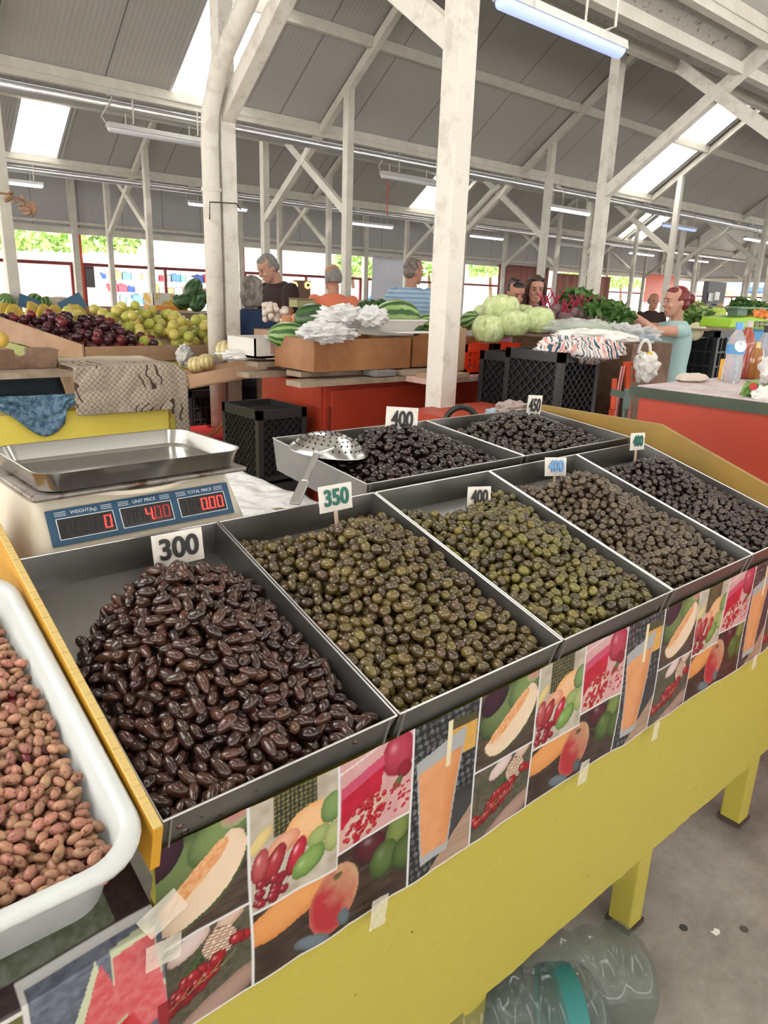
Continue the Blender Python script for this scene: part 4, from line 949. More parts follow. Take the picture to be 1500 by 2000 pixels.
b=MB(); b.beam(h0,h1_,.013,.004); b.beam(h1_,h2,.020,.004); b.tube([cc+Vector((-.01,-.05,.008)),h0],.006,8); b.build('handle',m_sk,sk,bevel=.0015)

# ---------- yellow cabinet at left with cloths and pallet
YC=3.72
t=empty('yellow_cabinet',(0,0,0),0,'yellow painted low cabinet at the left, under the patterned cloth','cabinet')
b=MB(); b.box((-1.2,YC,.04),(1.66,YC+.9,.66)); b.build('cabinet_body',m_yell2,t)
for x0_,x1_,zt_ in ((-1.2,.66,.665),(.675,1.63,.70)):
    b=MB(); b.box((x0_,YC-.02,.05),(x1_,YC,zt_)); b.build('door',m_yell2,t,bevel=.002)
b=MB(); b.box((1.635,YC-.01,.05),(1.72,YC+.9,.62)); b.build('side_panel',m_yell2,t)
b=MB(); p=PY(356,815,YC-.03); b.tube([p,p+Vector((.01,-.01,-.05)),p+Vector((-.005,-.01,-.07))],.005,6); b.box(p+Vector((-.012,-.02,-.13)),p+Vector((.014,0,-.07))); b.build('padlock_hasp',mat('dark_iron',(.04,.035,.03),.5,.6),t)
def cloth(name,pts,m,label,cat='cloth',amp=.02,fr=5,n=40,solid=.004,seed=0):
    # pts: 4 corners TL,TR,BR,BL; optional middle row handled with sag
    TL,TR_,BR,BL=[Vector(p) for p in pts]; b=MB(); nrm=(TR_-TL).cross(BL-TL).normalized()
    b.grid(lambda u,v:(TL*(1-u)+TR_*u)*(1-v)+(BL*(1-u)+BR*u)*v+nrm*(amp*nz(u*fr+seed,v*fr*.6,seed)+amp*.5*nz(u*fr*2.3,v*fr*1.7,seed+3)),n,n)
    return tag(b.build(name,m,smooth=True,solid=solid),label,cat)
m_beige=mat('beige_checked_cloth',(.34,.28,.21),.85); nt=m_beige.node_tree; ck=nt.nodes.new('ShaderNodeTexChecker'); ck.inputs['Scale'].default_value=70; ck.inputs[1].default_value=(.40,.34,.27,1); ck.inputs[2].default_value=(.26,.21,.16,1)
tcx=nt.nodes.new('ShaderNodeTexCoord'); nt.links.new(tcx.outputs['Object'],ck.inputs[0])
vv=nt.nodes.new('ShaderNodeTexVoronoi'); vv.inputs['Scale'].default_value=4.5; vr=nt.nodes.new('ShaderNodeValToRGB'); vr.color_ramp.elements[0].position=.10; vr.color_ramp.elements[0].color=(0,0,0,1); vr.color_ramp.elements[1].position=.14
wv=nt.nodes.new('ShaderNodeTexWave'); wv.inputs['Scale'].default_value=6; wv.inputs['Distortion'].default_value=14; mm_=nt.nodes.new('ShaderNodeMath'); mm_.operation='LESS_THAN'; mm_.inputs[1].default_value=.12; vd=nt.nodes.new('ShaderNodeMath'); vd.operation='LESS_THAN'; vd.inputs[1].default_value=.36
ml=nt.nodes.new('ShaderNodeMath'); ml.operation='MULTIPLY'; mxx=nt.nodes.new('ShaderNodeMix'); mxx.data_type='RGBA'; mxx.inputs[7].default_value=(.06,.035,.03,1)
nt.links.new(tcx.outputs['Object'],vv.inputs[0]); nt.links.new(tcx.outputs['Object'],wv.inputs[0]); nt.links.new(wv.outputs['Fac'],mm_.inputs[0]); nt.links.new(vv.outputs['Distance'],vd.inputs[0]); nt.links.new(mm_.outputs[0],ml.inputs[0]); nt.links.new(vd.outputs[0],ml.inputs[1])
nt.links.new(ml.outputs[0],mxx.inputs[0]); nt.links.new(ck.outputs['Color'],mxx.inputs[6]); nt.links.new(mxx.outputs[2],nt.nodes['Principled BSDF'].inputs['Base Color'])
b=MB(); yb=YC-.05
def clf(u,v):
    # drapes over a box: top then front; right end hangs lower
    x=1.14+u*.585
    if v<.35: y=yb+.50-(v/.35)*.50; z=.915+.008*nz(x*6,y*5)
    else:
        t_=(v-.35)/.65; L_=.235+(.13 if u>.86 else 0)+.03*nz(x*4,1)
        y=yb-.02*t_-.018*abs(nz(x*9,t_*2)); z=.915-L_*t_
        x+=.02*t_*nz(x*5,3)
    if u>.9: z-=(u-.9)*.5
    return Vector((x,y,z))
b.grid(clf,80,60); tag(b.build('checked_cloth',m_beige,smooth=True,solid=.004),'beige checked cloth with dark scroll motifs draped over the yellow cabinet','cloth')
b=MB(); b.box((1.18,yb+.03,.70),(1.68,yb+.50,.895)); tag(b.build('cardboard_box',m_cardb),'box hidden under the beige checked cloth','box')
m_bcl=mat('blue_floral_cloth',(.035,.085,.16),.85,var=(.16,.27,.36),scale=40,lo=.4,hi=.6)
b=MB()
def bcf(u,v):
    x=.05+u*1.18; top=.80-.02*u; drop=(.03+.13*math.exp(-((u-.80)/.12)**2))
    if u>.88: drop*=.6
    z=top-drop*v*1.25+.004; y=YC-.03-.03*abs(nz(x*7,v*2.5,4))-.012*nz(x*15,v*4)
    return Vector((x,y,z))
b.grid(bcf,90,24); tag(b.build('floral_cloth',m_bcl,smooth=True,solid=.005),'blue floral cloth hanging over the left part of the yellow cabinet','cloth')
m_dcl=mat('dark_teal_fabric',(.012,.022,.028),.8); b=MB()
b.grid(lambda u,v:Vector((-.6+u*1.72,YC+.10-.03*nz(u*8,v*3)-.10*v,.865-.14*v+.01*nz(u*9,v*5))),50,14); tag(b.build('dark_cloth',m_dcl,smooth=True,solid=.01),'dark crumpled cloth tucked under the wooden pallet','cloth')
# wooden pallet
t=empty('wooden_pallet',(0,0,0),0,'old wooden pallet with block feet lying at the left on dark cloth','pallet')
za=.872; b=MB(); b.box((-.9,YC-.06,za),(1.16,YC+.06,za+.025)); b.build('deck_board',m_plank,t)
b=MB(); b.box((-.9,YC+.10,za),(1.14,YC+.35,za+.022)); b.build('deck_board',m_plank,t)
for x in (.15,.62,.84,1.02):
    b=MB(); b.box((x,YC+.16,za+.025),(x+.10 if x<.9 else x+.12,YC+.30,za+.115)); b.build('block',m_dkw,t,bevel=.004)
b=MB(); b.prism([(.72+.30,YC+.14,za+.10),(.76,YC+.14,za+.025),(1.12,YC+.14,za+.025),(1.14,YC+.14,za+.115)],(0,.02,0)); b.build('side_board',m_dkw,t)
# red cooler with carrots and black crate behind, at the passage
b=MB(); a=PZ(372,850,.40); b.box((a.x,a.y-.12,0),(a.x+.45,a.y+.30,.40)); tag(b.build('red_box',mat('red_plastic_lid',(.62,.05,.05),.4),bevel=.01),'red plastic box on the floor behind the left column','box')
for i in range(7):
    b=MB(); q=PZ(396+i*3,852-i*2,.42+.012*i)+Vector((-.02,-.08,-.003)); b.tube([q,q+Vector((.10,.07,.03+.004*i))],[.006,.016],8); tag(b.build('carrot',mat('carrot_skin',(.45,.15,.06),.6),smooth=True),'dull orange carrot on the red box behind the drain pipe','carrot','carrots on the red box')
p=PD(370,850,4.9); lattice_crate('plastic_crate',(p.x,p.y,.02),.40,.3,p.z*0+.62,m_blkp,'black crate standing in the passage behind the yellow cabinet',diag=False)
# ---------- black crate stack left of red stall
lattice_crate('plastic_crate',(1.76,2.98,.39),.28,.36,.36,m_blkp,'upper black lattice crate standing against the left end of the red stall',nx=7)
lattice_crate('plastic_crate',(1.76,2.98,.02),.28,.36,.36,m_blkp,'lower black lattice crate under the one at the left end of the red stall',nx=7)
# ---------- red stall
RX,RY,RZ=2.13,2.95,.86
t=empty('red_stall',(0,0,0),0,'orange-red painted cabinet stall topped with loose planks and crates','market stall')
b=MB(); b.box((RX+.01,RY+.01,.03),(4.05,RY+.62,RZ)); b.build('cabinet_body',m_redo,t)
for x0_,x1_ in ((RX+.04,2.87),(2.89,3.45),(3.47,4.02)):
    b=MB(); b.box((x0_,RY-.008,.06),(x1_,RY+.01,RZ-.03)); b.build('door',m_redo,t,bevel=.002)
b=MB(); b.box((RX-.005,RY+.03,.05),(RX+.012,RY+.60,RZ)); b.build('end_panel',m_redo,t)
b=MB(); p=PY(644,795,RY-.015)
b.beam(p,p+Vector((.0,0,-.16)),.008,.008); b.build('hinge',mat('dark_red_hinge',(.12,.02,.01),.5,.3),t)
for i,(x0_,x1_,y0_,z_,l) in enumerate([(1.95,2.75,RY-.05,RZ+.0,'long weathered plank along the left front of the red stall top'),(2.05,4.1,RY+.10,RZ+.03,'thick board running under the wooden crates'),(2.6,4.15,RY-.06,RZ+.03,'pale plank at the front edge of the red stall, below the crates'),(1.88,2.3,RY+.32,RZ+.01,'short plank stub sticking out at the left end of the red stall'),(1.98,2.7,RY+.40,RZ+.055,'plank under the white cardboard box')]):
    b=MB(); b.box((x0_,y0_,z_),(x1_,y0_+.13,z_+.026)); tag(b.build('plank',m_plank),l,'plank')
b=MB(); b.box((2.42,RY-.05,RZ+.03),(2.56,RY+.06,RZ+.062)); tag(b.build('paving_stone',mat('grey_stone',(.2,.19,.18),.9),bevel=.006),'small grey stone block wedged under the wooden crate','stone')
def wcrate(x0_,x1_,y0_,y1_,z0_,z1_,label):
    t=empty('wooden_crate',(0,0,0),0,label,'crate','varnished wooden crates on the red stall'); th=.016
    for a,c in (((x0_,y0_,z0_),(x1_,y0_+th,z1_)),((x0_,y1_-th,z0_),(x1_,y1_,z1_)),((x0_,y0_+th,z0_),(x0_+th,y1_-th,z1_)),((x1_-th,y0_+th,z0_),(x1_,y1_-th,z1_))):
        MB().box(a,c).build('side_board',m_wood,t,bevel=.002)
    MB().box((x0_+th,y0_+th,z0_),(x1_-th,y1_-th,z0_+.01)).build('base_board',m_wood,t); return t
zc=RZ+.058
CR=empty_=None
c1=wcrate(2.06,2.70,RY+.0,RY+.36,zc+.006,zc+.165,'wide varnished wooden crate at the front corner of the red stall')
c2=wcrate(2.735,3.30,RY+.02,RY+.36,zc+.006,zc+.165,'varnished wooden crate behind the tall middle column')
# foam tray, watermelons and bags on the crates
zt=zc+.175
t=empty('foam_tray',(0,0,0),0,'dirty white foam tray resting on the wooden crate','tray')
b=MB(); prof=[(.05,0),(.008,.075),(0,.078),(0,.085),(.012,.085),(.06,.012)]
b.rings([rrect(2.48+d,2.86-d,RY+.02+d,RY+.30-d,.03,zt+z,4) for d,z in prof],cap=True); b.build('tray_shell',m_white,t)
def melon(c,r,m,label,rot=(0,0,0),name='watermelon',cat='watermelon',group='watermelons on the red stall'):
    b=MB(); b.ball((0,0,0),r,24,16); o=b.build(name,m,smooth=True); o.location=c; o.rotation_euler=Euler(rot); return tag(o,label,cat,group)
RC=PD
melon(PD(775,620,4.05),(.098,.098,.135),m_wm,'large striped watermelon right of the foam tray, behind it',(R(90),0,R(60)))
melon(PD(610,622,4.1),(.085,.085,.105),m_wmd,'round dark watermelon beside the onions, left of the plastic bags',(R(80),0,R(50)))
melon(PD(563,655,3.75),(.07,.07,.105),m_wm,'striped watermelon in the white box at the crate corner',(R(90),0,R(60)))
melon(PD(835,632,4.1),(.055,.055,.07),m_wm,'small striped watermelon left of the tall middle column',(R(90),0,R(60)))
melon(PD(810,640,4.0),(.045,.045,.05),m_wmd,'little pale watermelon behind the white rack',(R(90),0,R(30)))
for i,(px,py) in enumerate(((725,603),(742,602),(713,604))): melon(PD(px,py,5.4),(.07,.07,.07),m_wmd,['dark watermelon far behind the foam tray, the middle of three','dark watermelon far behind, rightmost of three','dark watermelon far behind, leftmost of three'][i],(0,0,i))
blob('plastic_bag',PD(640,655,3.55)+Vector((0,0,.01)),(.15,.10,.045),m_bag,'crumpled white plastic bag spread over the crate edge','bag',3,.5,2.6)
blob('plastic_bag',PD(668,620,3.75),(.13,.10,.060),m_bag,'puffed translucent bag between the dark watermelon and the foam tray','bag',8,.5,2.6)
blob('plastic_bag',PD(727,618,3.7),(.085,.08,.05),m_bag,'white bag heaped on the foam tray','bag',12,.5,2.4)
blob('orange_pouch',PD(643,615,3.85),(.035,.03,.022),mat('orange_foil',(.75,.28,.03),.4),'orange packet peeping out of the bags','packet',1,.3)
b=MB()
p=PD(790,648,3.85)
for k in range(9): b.beam(p+Vector((-.10+.03*k,-.07,0)),p+Vector((-.08+.03*k,.09,0)),.006,.006)
b.tube([p+Vector((-.12,-.08,0)),p+Vector((.16,-.08,0)),p+Vector((.18,.10,0)),p+Vector((-.10,.10,0)),p+Vector((-.12,-.08,0))],.006,6)
tag(b.build('wire_rack',mat('white_coated_wire',(.7,.7,.68),.4)),'white plastic rack lying behind the foam tray','rack')
# cardboard melon boxes left
t=empty('melon_box',(0,0,0),0,'long brown cardboard box of melons sticking out left of the red stall','box'); ang=Matrix.Translation(PD(370,760,4.45))@Matrix.Rotation(R(-22),4,'Z')@Matrix.Rotation(R(-10),4,'Y')
b=MB()
for a,c in (((0,0,0),(.50,.30,.01)),((0,0,0),(.50,.008,.085)),((0,.292,0),(.50,.30,.085)),((0,0,0),(.008,.30,.085)),((.492,0,0),(.50,.30,.085))): b.box(a,c,M=ang)
b.build('box_shell',m_cardb,t)
t=empty('melon_box',(0,0,0),0,'white cardboard box with pink print left of the wooden crate','box'); 
b=MB(); a=PD(498,700,3.75); 
for q0,q1 in (((0,0,0),(.24,.30,.01)),((0,0,0),(.24,.008,.10)),((0,.292,0),(.24,.30,.10)),((0,0,0),(.008,.30,.10)),((.232,0,0),(.24,.30,.10))): b.box(a+Vector(q0),a+Vector(q1))
b.build('box_shell',mat('white_card',(.60,.58,.54),.7),t); b=MB(); b.box(a+Vector((.09,-.003,.02)),a+Vector((.13,0,.09))); b.build('pink_label',mat('pink_print',(.6,.35,.33),.6),t)
blob('wrapping_paper',PD(478,685,3.9)-Vector((0,0,.02)),(.14,.10,.03),m_wbag,'white tissue paper under the two netted melons','paper',4,.4)
for i,(px,py,r_,l) in enumerate([(442,684,.062,'yellow netted melon in front, at the left of the tissue paper'),(478,678,.060,'yellow netted melon behind the front one on tissue paper'),(383,712,.058,'netted melon at the far left end of the cardboard box'),(402,706,.056,'netted melon half hidden by the drain pipe')]):
    melon(PD(px,py,4.0 if i<2 else 4.7),(r_,r_,r_*.9),m_mel,l,(0,0,i),'melon','melon','melons in the cardboard box')
# garlic and onions
rg=random.Random(4)
for i in range(46):
    px=528+rg.uniform(-12,32); py=607+abs(px-528)*.35+rg.uniform(-16,16); melon(PD(px,py,4.75+rg.uniform(-.1,.1)),(.021,.021,.018),mat('garlic_skin',(.66,.56,.50),.6,rnd=.1),'pale garlic bulb heaped beside the grey-haired woman',(rg.random(),rg.random(),0),'garlic_bulb','garlic','garlic heap behind the red stall')
for i in range(30):
    px=566+rg.uniform(-14,22); py=628+rg.uniform(-8,14); melon(PD(px,py,4.6+rg.uniform(-.1,.1)),(.027,.027,.025),mat('onion_skin',(.48,.20,.09),.4,rnd=.3),'golden brown onion beside the garlic heap',(rg.random(),0,0),'onion','onion','onions behind the red stall')
# box support for produce behind
b=MB(); b.box((2.52,3.88,.87),(2.86,4.30,1.06)); tag(b.build('produce_box',m_cardb),'cardboard box under the garlic and onions','box')
b=MB(); b.box((3.38,4.18,.965),(3.78,4.45,1.125)); tag(b.build('produce_box',m_cardb),'cardboard box under the three far dark watermelons','box')
b=MB(); b.box((2.62,RY+.70,.0),(4.15,RY+1.5,.87)); tag(b.build('produce_table',m_plank),'second row table behind the red stall heaped with melons and garlic','table')
b=MB(); b.box((2.90,RY+.80,.87),(4.1,RY+1.49,.96)); tag(b.build('produce_tray',m_cardb),'low tray of produce on the second row table','tray')
# kitchen scale far
t=empty('market_scale',PD(590,600,6.0),R(0),'old yellow-green counter scale behind the onions','scale'); b=MB(); b.box((-.09,-.06,0),(.09,.06,.06)); b.build('scale_body',mat('olive_scale',(.35,.34,.16),.5),t); b=MB(); b.box((-.09,-.07,.065),(.09,.07,.072)); b.build('scale_plate',m_plank,t)
# red crates with cabbages
crp=PD(905,705,4.0)
lattice_crate('cabbage_crate',(crp.x,crp.y,RZ+.03),.235,.32,.165,m_redp2,'left bright red plastic crate full of cabbages','red cabbage crates',diag=False,nx=6,nzc=3)
lattice_crate('cabbage_crate',(crp.x+.25,crp.y-.02,RZ+.03),.25,.32,.165,m_redp2,'right bright red plastic crate full of cabbages','red cabbage crates',diag=False,nx=6,nzc=3)
def cabbage(c,r,label,seed):
    t=empty('cabbage',c,seed,label,'cabbage','cabbages in the red crates')
    b=MB(); b.ball((0,0,0),(r,r,r*.86),24,16,fn=lambda v:1+.05*nz(v.x*2+seed,v.y*2,v.z*2)); b.build('cabbage_head',m_cab,t,smooth=True)
    for k in range(5):
        b=MB(); a0=k*1.26+seed
        def lf(u,v,a0=a0):
            a=a0+(u-.5)*1.9; e=-1.0+v*1.9; k_=r*(1.03+.06*v*v+.02*nz(u*6,v*6,seed+a0)); return Vector((cos(a)*cos(e)*k_,sin(a)*cos(e)*k_,sin(e)*k_*.9))
        b.grid(lf,12,10); b.build('outer_leaf',m_cab,t,smooth=True,solid=.002)
    return t
for i,(px,py,rr_,D,l) in enumerate([(978,607,36,4.15,'large cabbage on top of the heap in the middle'),(955,643,32,4.0,'cabbage at the front left of the red crates'),(1004,632,30,3.98,'pale cream cabbage at the front middle of the red crates'),(1051,626,30,4.0,'cabbage with a cut stalk at the right end of the red crates'),(945,612,20,4.4,'cabbage partly hidden behind the left of the heap'),(928,625,20,4.4,'leftmost cabbage next to the small watermelon'),(1022,612,20,4.3,'cabbage behind, between the pale and the cut one')]):
    cabbage(PD(px,py,D),rr_*D/1400,l,i)
melon(PD(918,626,4.25),(.055,.055,.07),m_wm,'striped watermelon beside the cabbages right of the tall column',(R(70),0,0))
b=MB(); b.box((crp.x-.35,crp.y-.08,RZ),(crp.x+.75,crp.y+.5,RZ+.028)); tag(b.build('pink_board_cover',mat('pink_patterned_cover',(.5,.25,.22),.8,var=(.6,.45,.4),scale=14)),'pink patterned cover under the red cabbage crates','cover')
b=MB(); b.box((crp.x-.34,crp.y-.10,RZ+.028),(crp.x-.05,crp.y+.02,RZ+.05)); tag(b.build('cardboard_piece',m_cardb),'flat cardboard piece at the foot of the tall middle column','cardboard')
b=MB(); a=PD(868,690,3.85); b.box((a.x,a.y,RZ+.056),(a.x+.16,a.y+.02,a.z+.13)); tag(b.build('cardboard_sheet',m_cardb),'upright cardboard panel right behind the tall middle column','cardboard')
# hose / loop
b=MB(); c0=PD(900,830,3.0); b.tube([c0+(_r*cos(a)*.068+Vector((0,0,1))*sin(a)*.075) for a in [pi*k/14 for k in range(-2,17)]],.013,8); tag(b.build('black_hose',mat('black_rubber',(.015,.015,.015),.35),smooth=True),'black rubber hose loop rising behind the farthest trays','hose')
# black crates right
lattice_crate('plastic_crate',PD(1012,830,3.75)-Vector((0,0,.1)),.30,.30,.46,m_blkp,'tall black plastic crate left of the pair under the flowered bundle','black crates by the aisle',nx=7)
o=lattice_crate('plastic_crate',PD(1085,828,3.3)-Vector((0,0,.06)),.30,.33,.38,m_blkp,'black diamond lattice crate directly under the flowered bundle','black crates by the aisle',nx=7)
b=MB(); 
for k,(cx,cy) in enumerate(((3.0,2.95),(3.35,2.45))): pass
for nm,px in (('upturned crate carrying the left black crate',1012),('upturned crate carrying the lattice crate',1085)):
    q=PD(px,829,3.75 if px<1050 else 3.3); zt_=q.z-(.1 if px<1050 else .06)
    lattice_crate('plastic_crate',(q.x,q.y,.01),.30,.30,zt_-.015,m_blkp,nm,nx=7)
# flowered bundle
m_flo=mat('flowered_white_cloth',(.62,.58,.56),.8); nt=m_flo.node_tree; vz=nt.nodes.new('ShaderNodeTexVoronoi'); vz.inputs['Scale'].default_value=16; cr_=nt.nodes.new('ShaderNodeValToRGB'); cr_.color_ramp.interpolation='CONSTANT'
e=cr_.color_ramp.elements; e[0].color=(.62,.32,.28,1); e[1].position=.25; e[1].color=(.66,.62,.6,1); k1_=e.new(.5); k1_.color=(.03,.07,.10,1); k2_=e.new(.66); k2_.color=(.66,.60,.58,1); k3_=e.new(.85); k3_.color=(.58,.25,.22,1)
wq=nt.nodes.new('ShaderNodeTexWave'); wq.inputs['Scale'].default_value=9; wq.inputs['Distortion'].default_value=9; tq=nt.nodes.new('ShaderNodeTexCoord'); nt.links.new(tq.outputs['Object'],vz.inputs[0]); nt.links.new(tq.outputs['Object'],wq.inputs[0]); mq=nt.nodes.new('ShaderNodeMix'); mq.data_type='FLOAT'; mq.inputs[0].default_value=.4
sq=nt.nodes.new('ShaderNodeSeparateColor'); nt.links.new(vz.outputs['Color'],sq.inputs[0]); nt.links.new(sq.outputs[0],mq.inputs[2]); nt.links.new(wq.outputs['Fac'],mq.inputs[3]); nt.links.new(mq.outputs[0],cr_.inputs[0]); nt.links.new(cr_.outputs[0],nt.nodes['Principled BSDF'].inputs['Base Color'])
o=blob('flowered_bundle',PD(1135,682,3.35),(.205,.14,.062),m_flo,'flat cloth bundle with pink and navy leaf print on the black crates','bundle',5,.3,1.8,34,22,rz=-.7)
blob('white_cloth',PD(1160,658,3.4),(.17,.10,.035),m_wbag,'plain white cloth folded on top of the flowered bundle','cloth',7,.35,2,rz=-.8)
blob('wrapped_cucumbers',PD(1135,640,3.6),(.17,.11,.045),m_film,'film wrapped green vegetables lying above the white cloth','wrapped vegetables',9,.3,2,rz=-.7)
blob('vegetable_pack',PD(1140,642,3.62),(.15,.09,.030),m_leaf2,'green vegetables inside the clear film','vegetables',3,.3,rz=-.7)
blob('glove',PD(1153,648,3.45),(.045,.03,.015),mat('tan_fabric',(.36,.28,.18),.8),'tan rag lying on the film parcel','rag',2,.2)
b=MB(); q=PD(1215,715,3.2)
for dx in (0,.02): b.tube([q+Vector((dx,0,0)),q+Vector((dx-.01,0,-.10)),q+Vector((dx*.3,0,-.20)),q+Vector((dx-.005,0,-.24))],.004,6)
tag(b.build('hanging_string',mat('pink_cord',(.65,.25,.24),.7)),'two pink drawstrings dangling from the flowered bundle','string')
# beets and leaves
rg=random.Random(8)
for i,(px,py) in enumerate([(1085,603),(1062,607),(1098,620),(1122,611),(1137,612),(1152,619),(1075,614),(1110,622)]):
    t=empty('beetroot',PD(px,py,4.1),rg.random()*6,'dusty purple beetroot with red stems between cabbages and leaves','beetroot','beetroots by the cabbages')
    b=MB(); b.ball((0,0,0),(.034,.034,.032),14,10); b.build('root',mat('beet_skin',(.13,.065,.075),.7,var=(.20,.14,.14),scale=20),t,smooth=True)
    b=MB()
    for k in range(4): b.tube([(0,0,.02),(.02*cos(k*1.6),.02*sin(k*1.6),.06),(.05*cos(k*1.6),.05*sin(k*1.6),.10)],.004,5)
    b.build('stem',mat('beet_stem',(.32,.015,.06),.5),t)
def leafy(name,c,rx,ry,rz_,n,m,label,ls=.05,seed=0,cat='leaf vegetable'):
    rg=random.Random(seed); b=MB(); c=Vector(c)
    for i in range(n):
        th=rg.uniform(0,6.28); ph=math.acos(rg.uniform(-.3,1)); rr=rg.uniform(.55,1)
        p=Vector((rx*sin(ph)*cos(th)*rr,ry*sin(ph)*sin(th)*rr,rz_*cos(ph)*rr)); M=TRS(p,(rg.uniform(-1.2,1.2),rg.uniform(-1.2,1.2),rg.uniform(0,6.28)))
        l=ls*rg.uniform(.7,1.3); w=l*.45
        vs=[M@Vector(v) for v in ((-l,0,0),(-l*.4,-w,.25*w),(-l*.4,0,0),(-l*.4,w,.25*w),(l*.3,-w*.9,.2*w),(l*.3,0,-.15*l),(l*.3,w*.9,.2*w),(l,0,-.4*l))]
        b.add(vs,[(0,1,2),(0,2,3),(1,4,5,2),(2,5,6,3),(4,7,5),(5,7,6)])
    o=b.build(name,m,smooth=True); o.location=c; return tag(o,label,cat)
leafy('spinach_bunch',PD(1128,590,4.2),.12,.10,.06,220,m_leaf,'bunch of broad dark leaves standing above the beetroots',.045,1)
leafy('greens_bunch',PD(1180,610,4.1),.15,.12,.07,300,m_leaf,'wide heap of dark green leaves beside the seller',.032,2)
leafy('greens_bunch',PD(1215,622,4.0),.08,.08,.05,120,m_leaf,'smaller tuft of drooping green leaves next to the seller hands',.026,3)
# tables under that produce
b=MB(); b.box((3.44,2.06,.0),(3.84,2.86,1.10)); tag(b.build('produce_table',m_dkw),'dark wooden table under the beetroots and greens','table')
# film covered parcels by seller
blob('wrapped_parcel',PD(1215,650,3.9),(.13,.10,.05),m_film,'crumpled clear film parcel in front of the seller','wrapped vegetables',14,.45,2.6)
blob('wrapped_parcel',PD(1250,655,3.9),(.12,.10,.045),m_film,'second clear film parcel under the seller arms','wrapped vegetables',24,.45,2.6)
b=MB(); a=PD(1205,672,3.8); b.box(a,a+Vector((.18,.10,.02))); tag(b.build('wood_slat',mat('pale_slat',(.45,.32,.2),.7)),'pale wooden slat under the film parcels','slat')
b=MB(); a=PD(1213,690,3.85); b.box(a-Vector((0,0,.02)),a+Vector((.10,.10,.05))); tag(b.build('cardboard_box',m_cardb),'small cardboard box under the wooden slat','box')
t=empty('carrier_bag',(0,0,0),0,'knotted white carrier bag with a yellow logo by the seller','bag')
blob('bag_body',PD(1262,717,3.4),(.062,.05,.075),m_wbag,None,None,31,.35,2.2,parent=t); blob('yellow_mark',PD(1268,700,3.37),(.018,.02,.03),mat('yellow_plastic',(.65,.42,.03),.5),None,None,parent=t)
b=MB(); c0=PD(1258,690,3.4); b.tube([c0+_r*cos(a)*.028+Vector((0,0,1))*sin(a)*.06 for a in [pi*k/10 for k in range(11)]],.008,6); b.build('handle',m_wbag,t)
# orange steel frame pieces and green chair bits
b=MB(); p0=PD(1222,790,3.3)
for px0,py0,px1,py1 in ((1225,800,1226,712),(1243,745,1243,712),(1216,712,1245,710),(1196,800,1200,740)): b.beam(PD(px0,py0,3.45),PD(px1,py1,3.45),.022,.022)
for px in (1196,1225): q=PD(px,800,3.45); b.beam(q,(q.x,q.y,0),.022,.022)
tag(b.build('steel_stand',mat('orange_frame_paint',(.75,.10,.03),.5)),'bright orange steel frame standing between the black crate and the red counter','frame')
t=empty('folding_chair',(0,0,0),0,'dark green slatted folding chair behind the red counter corner','chair'); b=MB(); b.beam(PD(1193,765,3.15),PD(1219,772,3.15),.01,.028); b.build('backrest',mat('grey_green_paint',(.10,.15,.13),.5),t); b=MB(); q=PD(1222,800,3.15); b.beam(q,PD(1226,760,3.15),.03,.012); b.beam(q,(q.x,q.y,0),.03,.012); b.build('leg',mat('grey_green_paint',(.10,.15,.13),.5),t)
# cloth bundle behind farthest tray
blob('grey_cloth',PD(1000,797,3.0),(.075,.06,.03),mat('pinkish_grey_cloth',(.36,.29,.26),.8),'crumpled greyish pink cloth behind the farthest trays','cloth',6,.4)
blob('blue_bag',PD(972,808,3.05),(.055,.05,.022),mat('pale_blue_bag',(.35,.45,.55),.5),'pale blue bag next to the crumpled cloth','bag',16,.4)
b=MB(); b.box((2.22,2.05,.0),(2.75,2.45,.80)); tag(b.build('storage_box',m_redo),'low red box behind the back row of trays','box')
# ---------- red counter at right with bottles
t=empty('red_counter',(0,0,0),0,'orange-red counter at the right edge with a cardboard lined top','counter')
cA=PZ(1232,758,.90); 
b=MB(); b.prism([(2.365,1.364,.0),(2.365,1.364,.983),(2.365,.833,.983),(2.365,.49,.84),(2.365,.0,.705),(2.365,.0,.0)],(.02,0,0)); b.build('side_panel',m_redo,t)
b=MB(); b.box((2.385,.25,.0),(3.4,1.364,.70)); b.box((2.385,.80,.0),(3.4,1.364,.965)); b.build('counter_body',m_redo,t)
b=MB(); b.box((2.352,.81,.983),(3.3,1.40,1.0185)); b.build('green_card_tray',mat('dark_green_printed_card',(.025,.035,.025),.6,var=(.05,.07,.045),scale=5),t)
b=MB(); b.box((2.37,.83,1.0185),(3.28,1.38,1.0225)); b.build('card_lining',mat('mauve_speckled_paper',(.42,.33,.34),.7,var=(.58,.50,.50),scale=20),t)
b=MB(); q=PX(1471,755,2.350); 
b.lathe([(.012,-.001),(.012,.001)],M=Matrix.Translation(PX(1471,755,2.351))@Euler((0,R(90),0)).to_matrix().to_4x4(),n=16); b.build('red_print_mark',mat('red_print',(.4,.03,.03),.6),t)
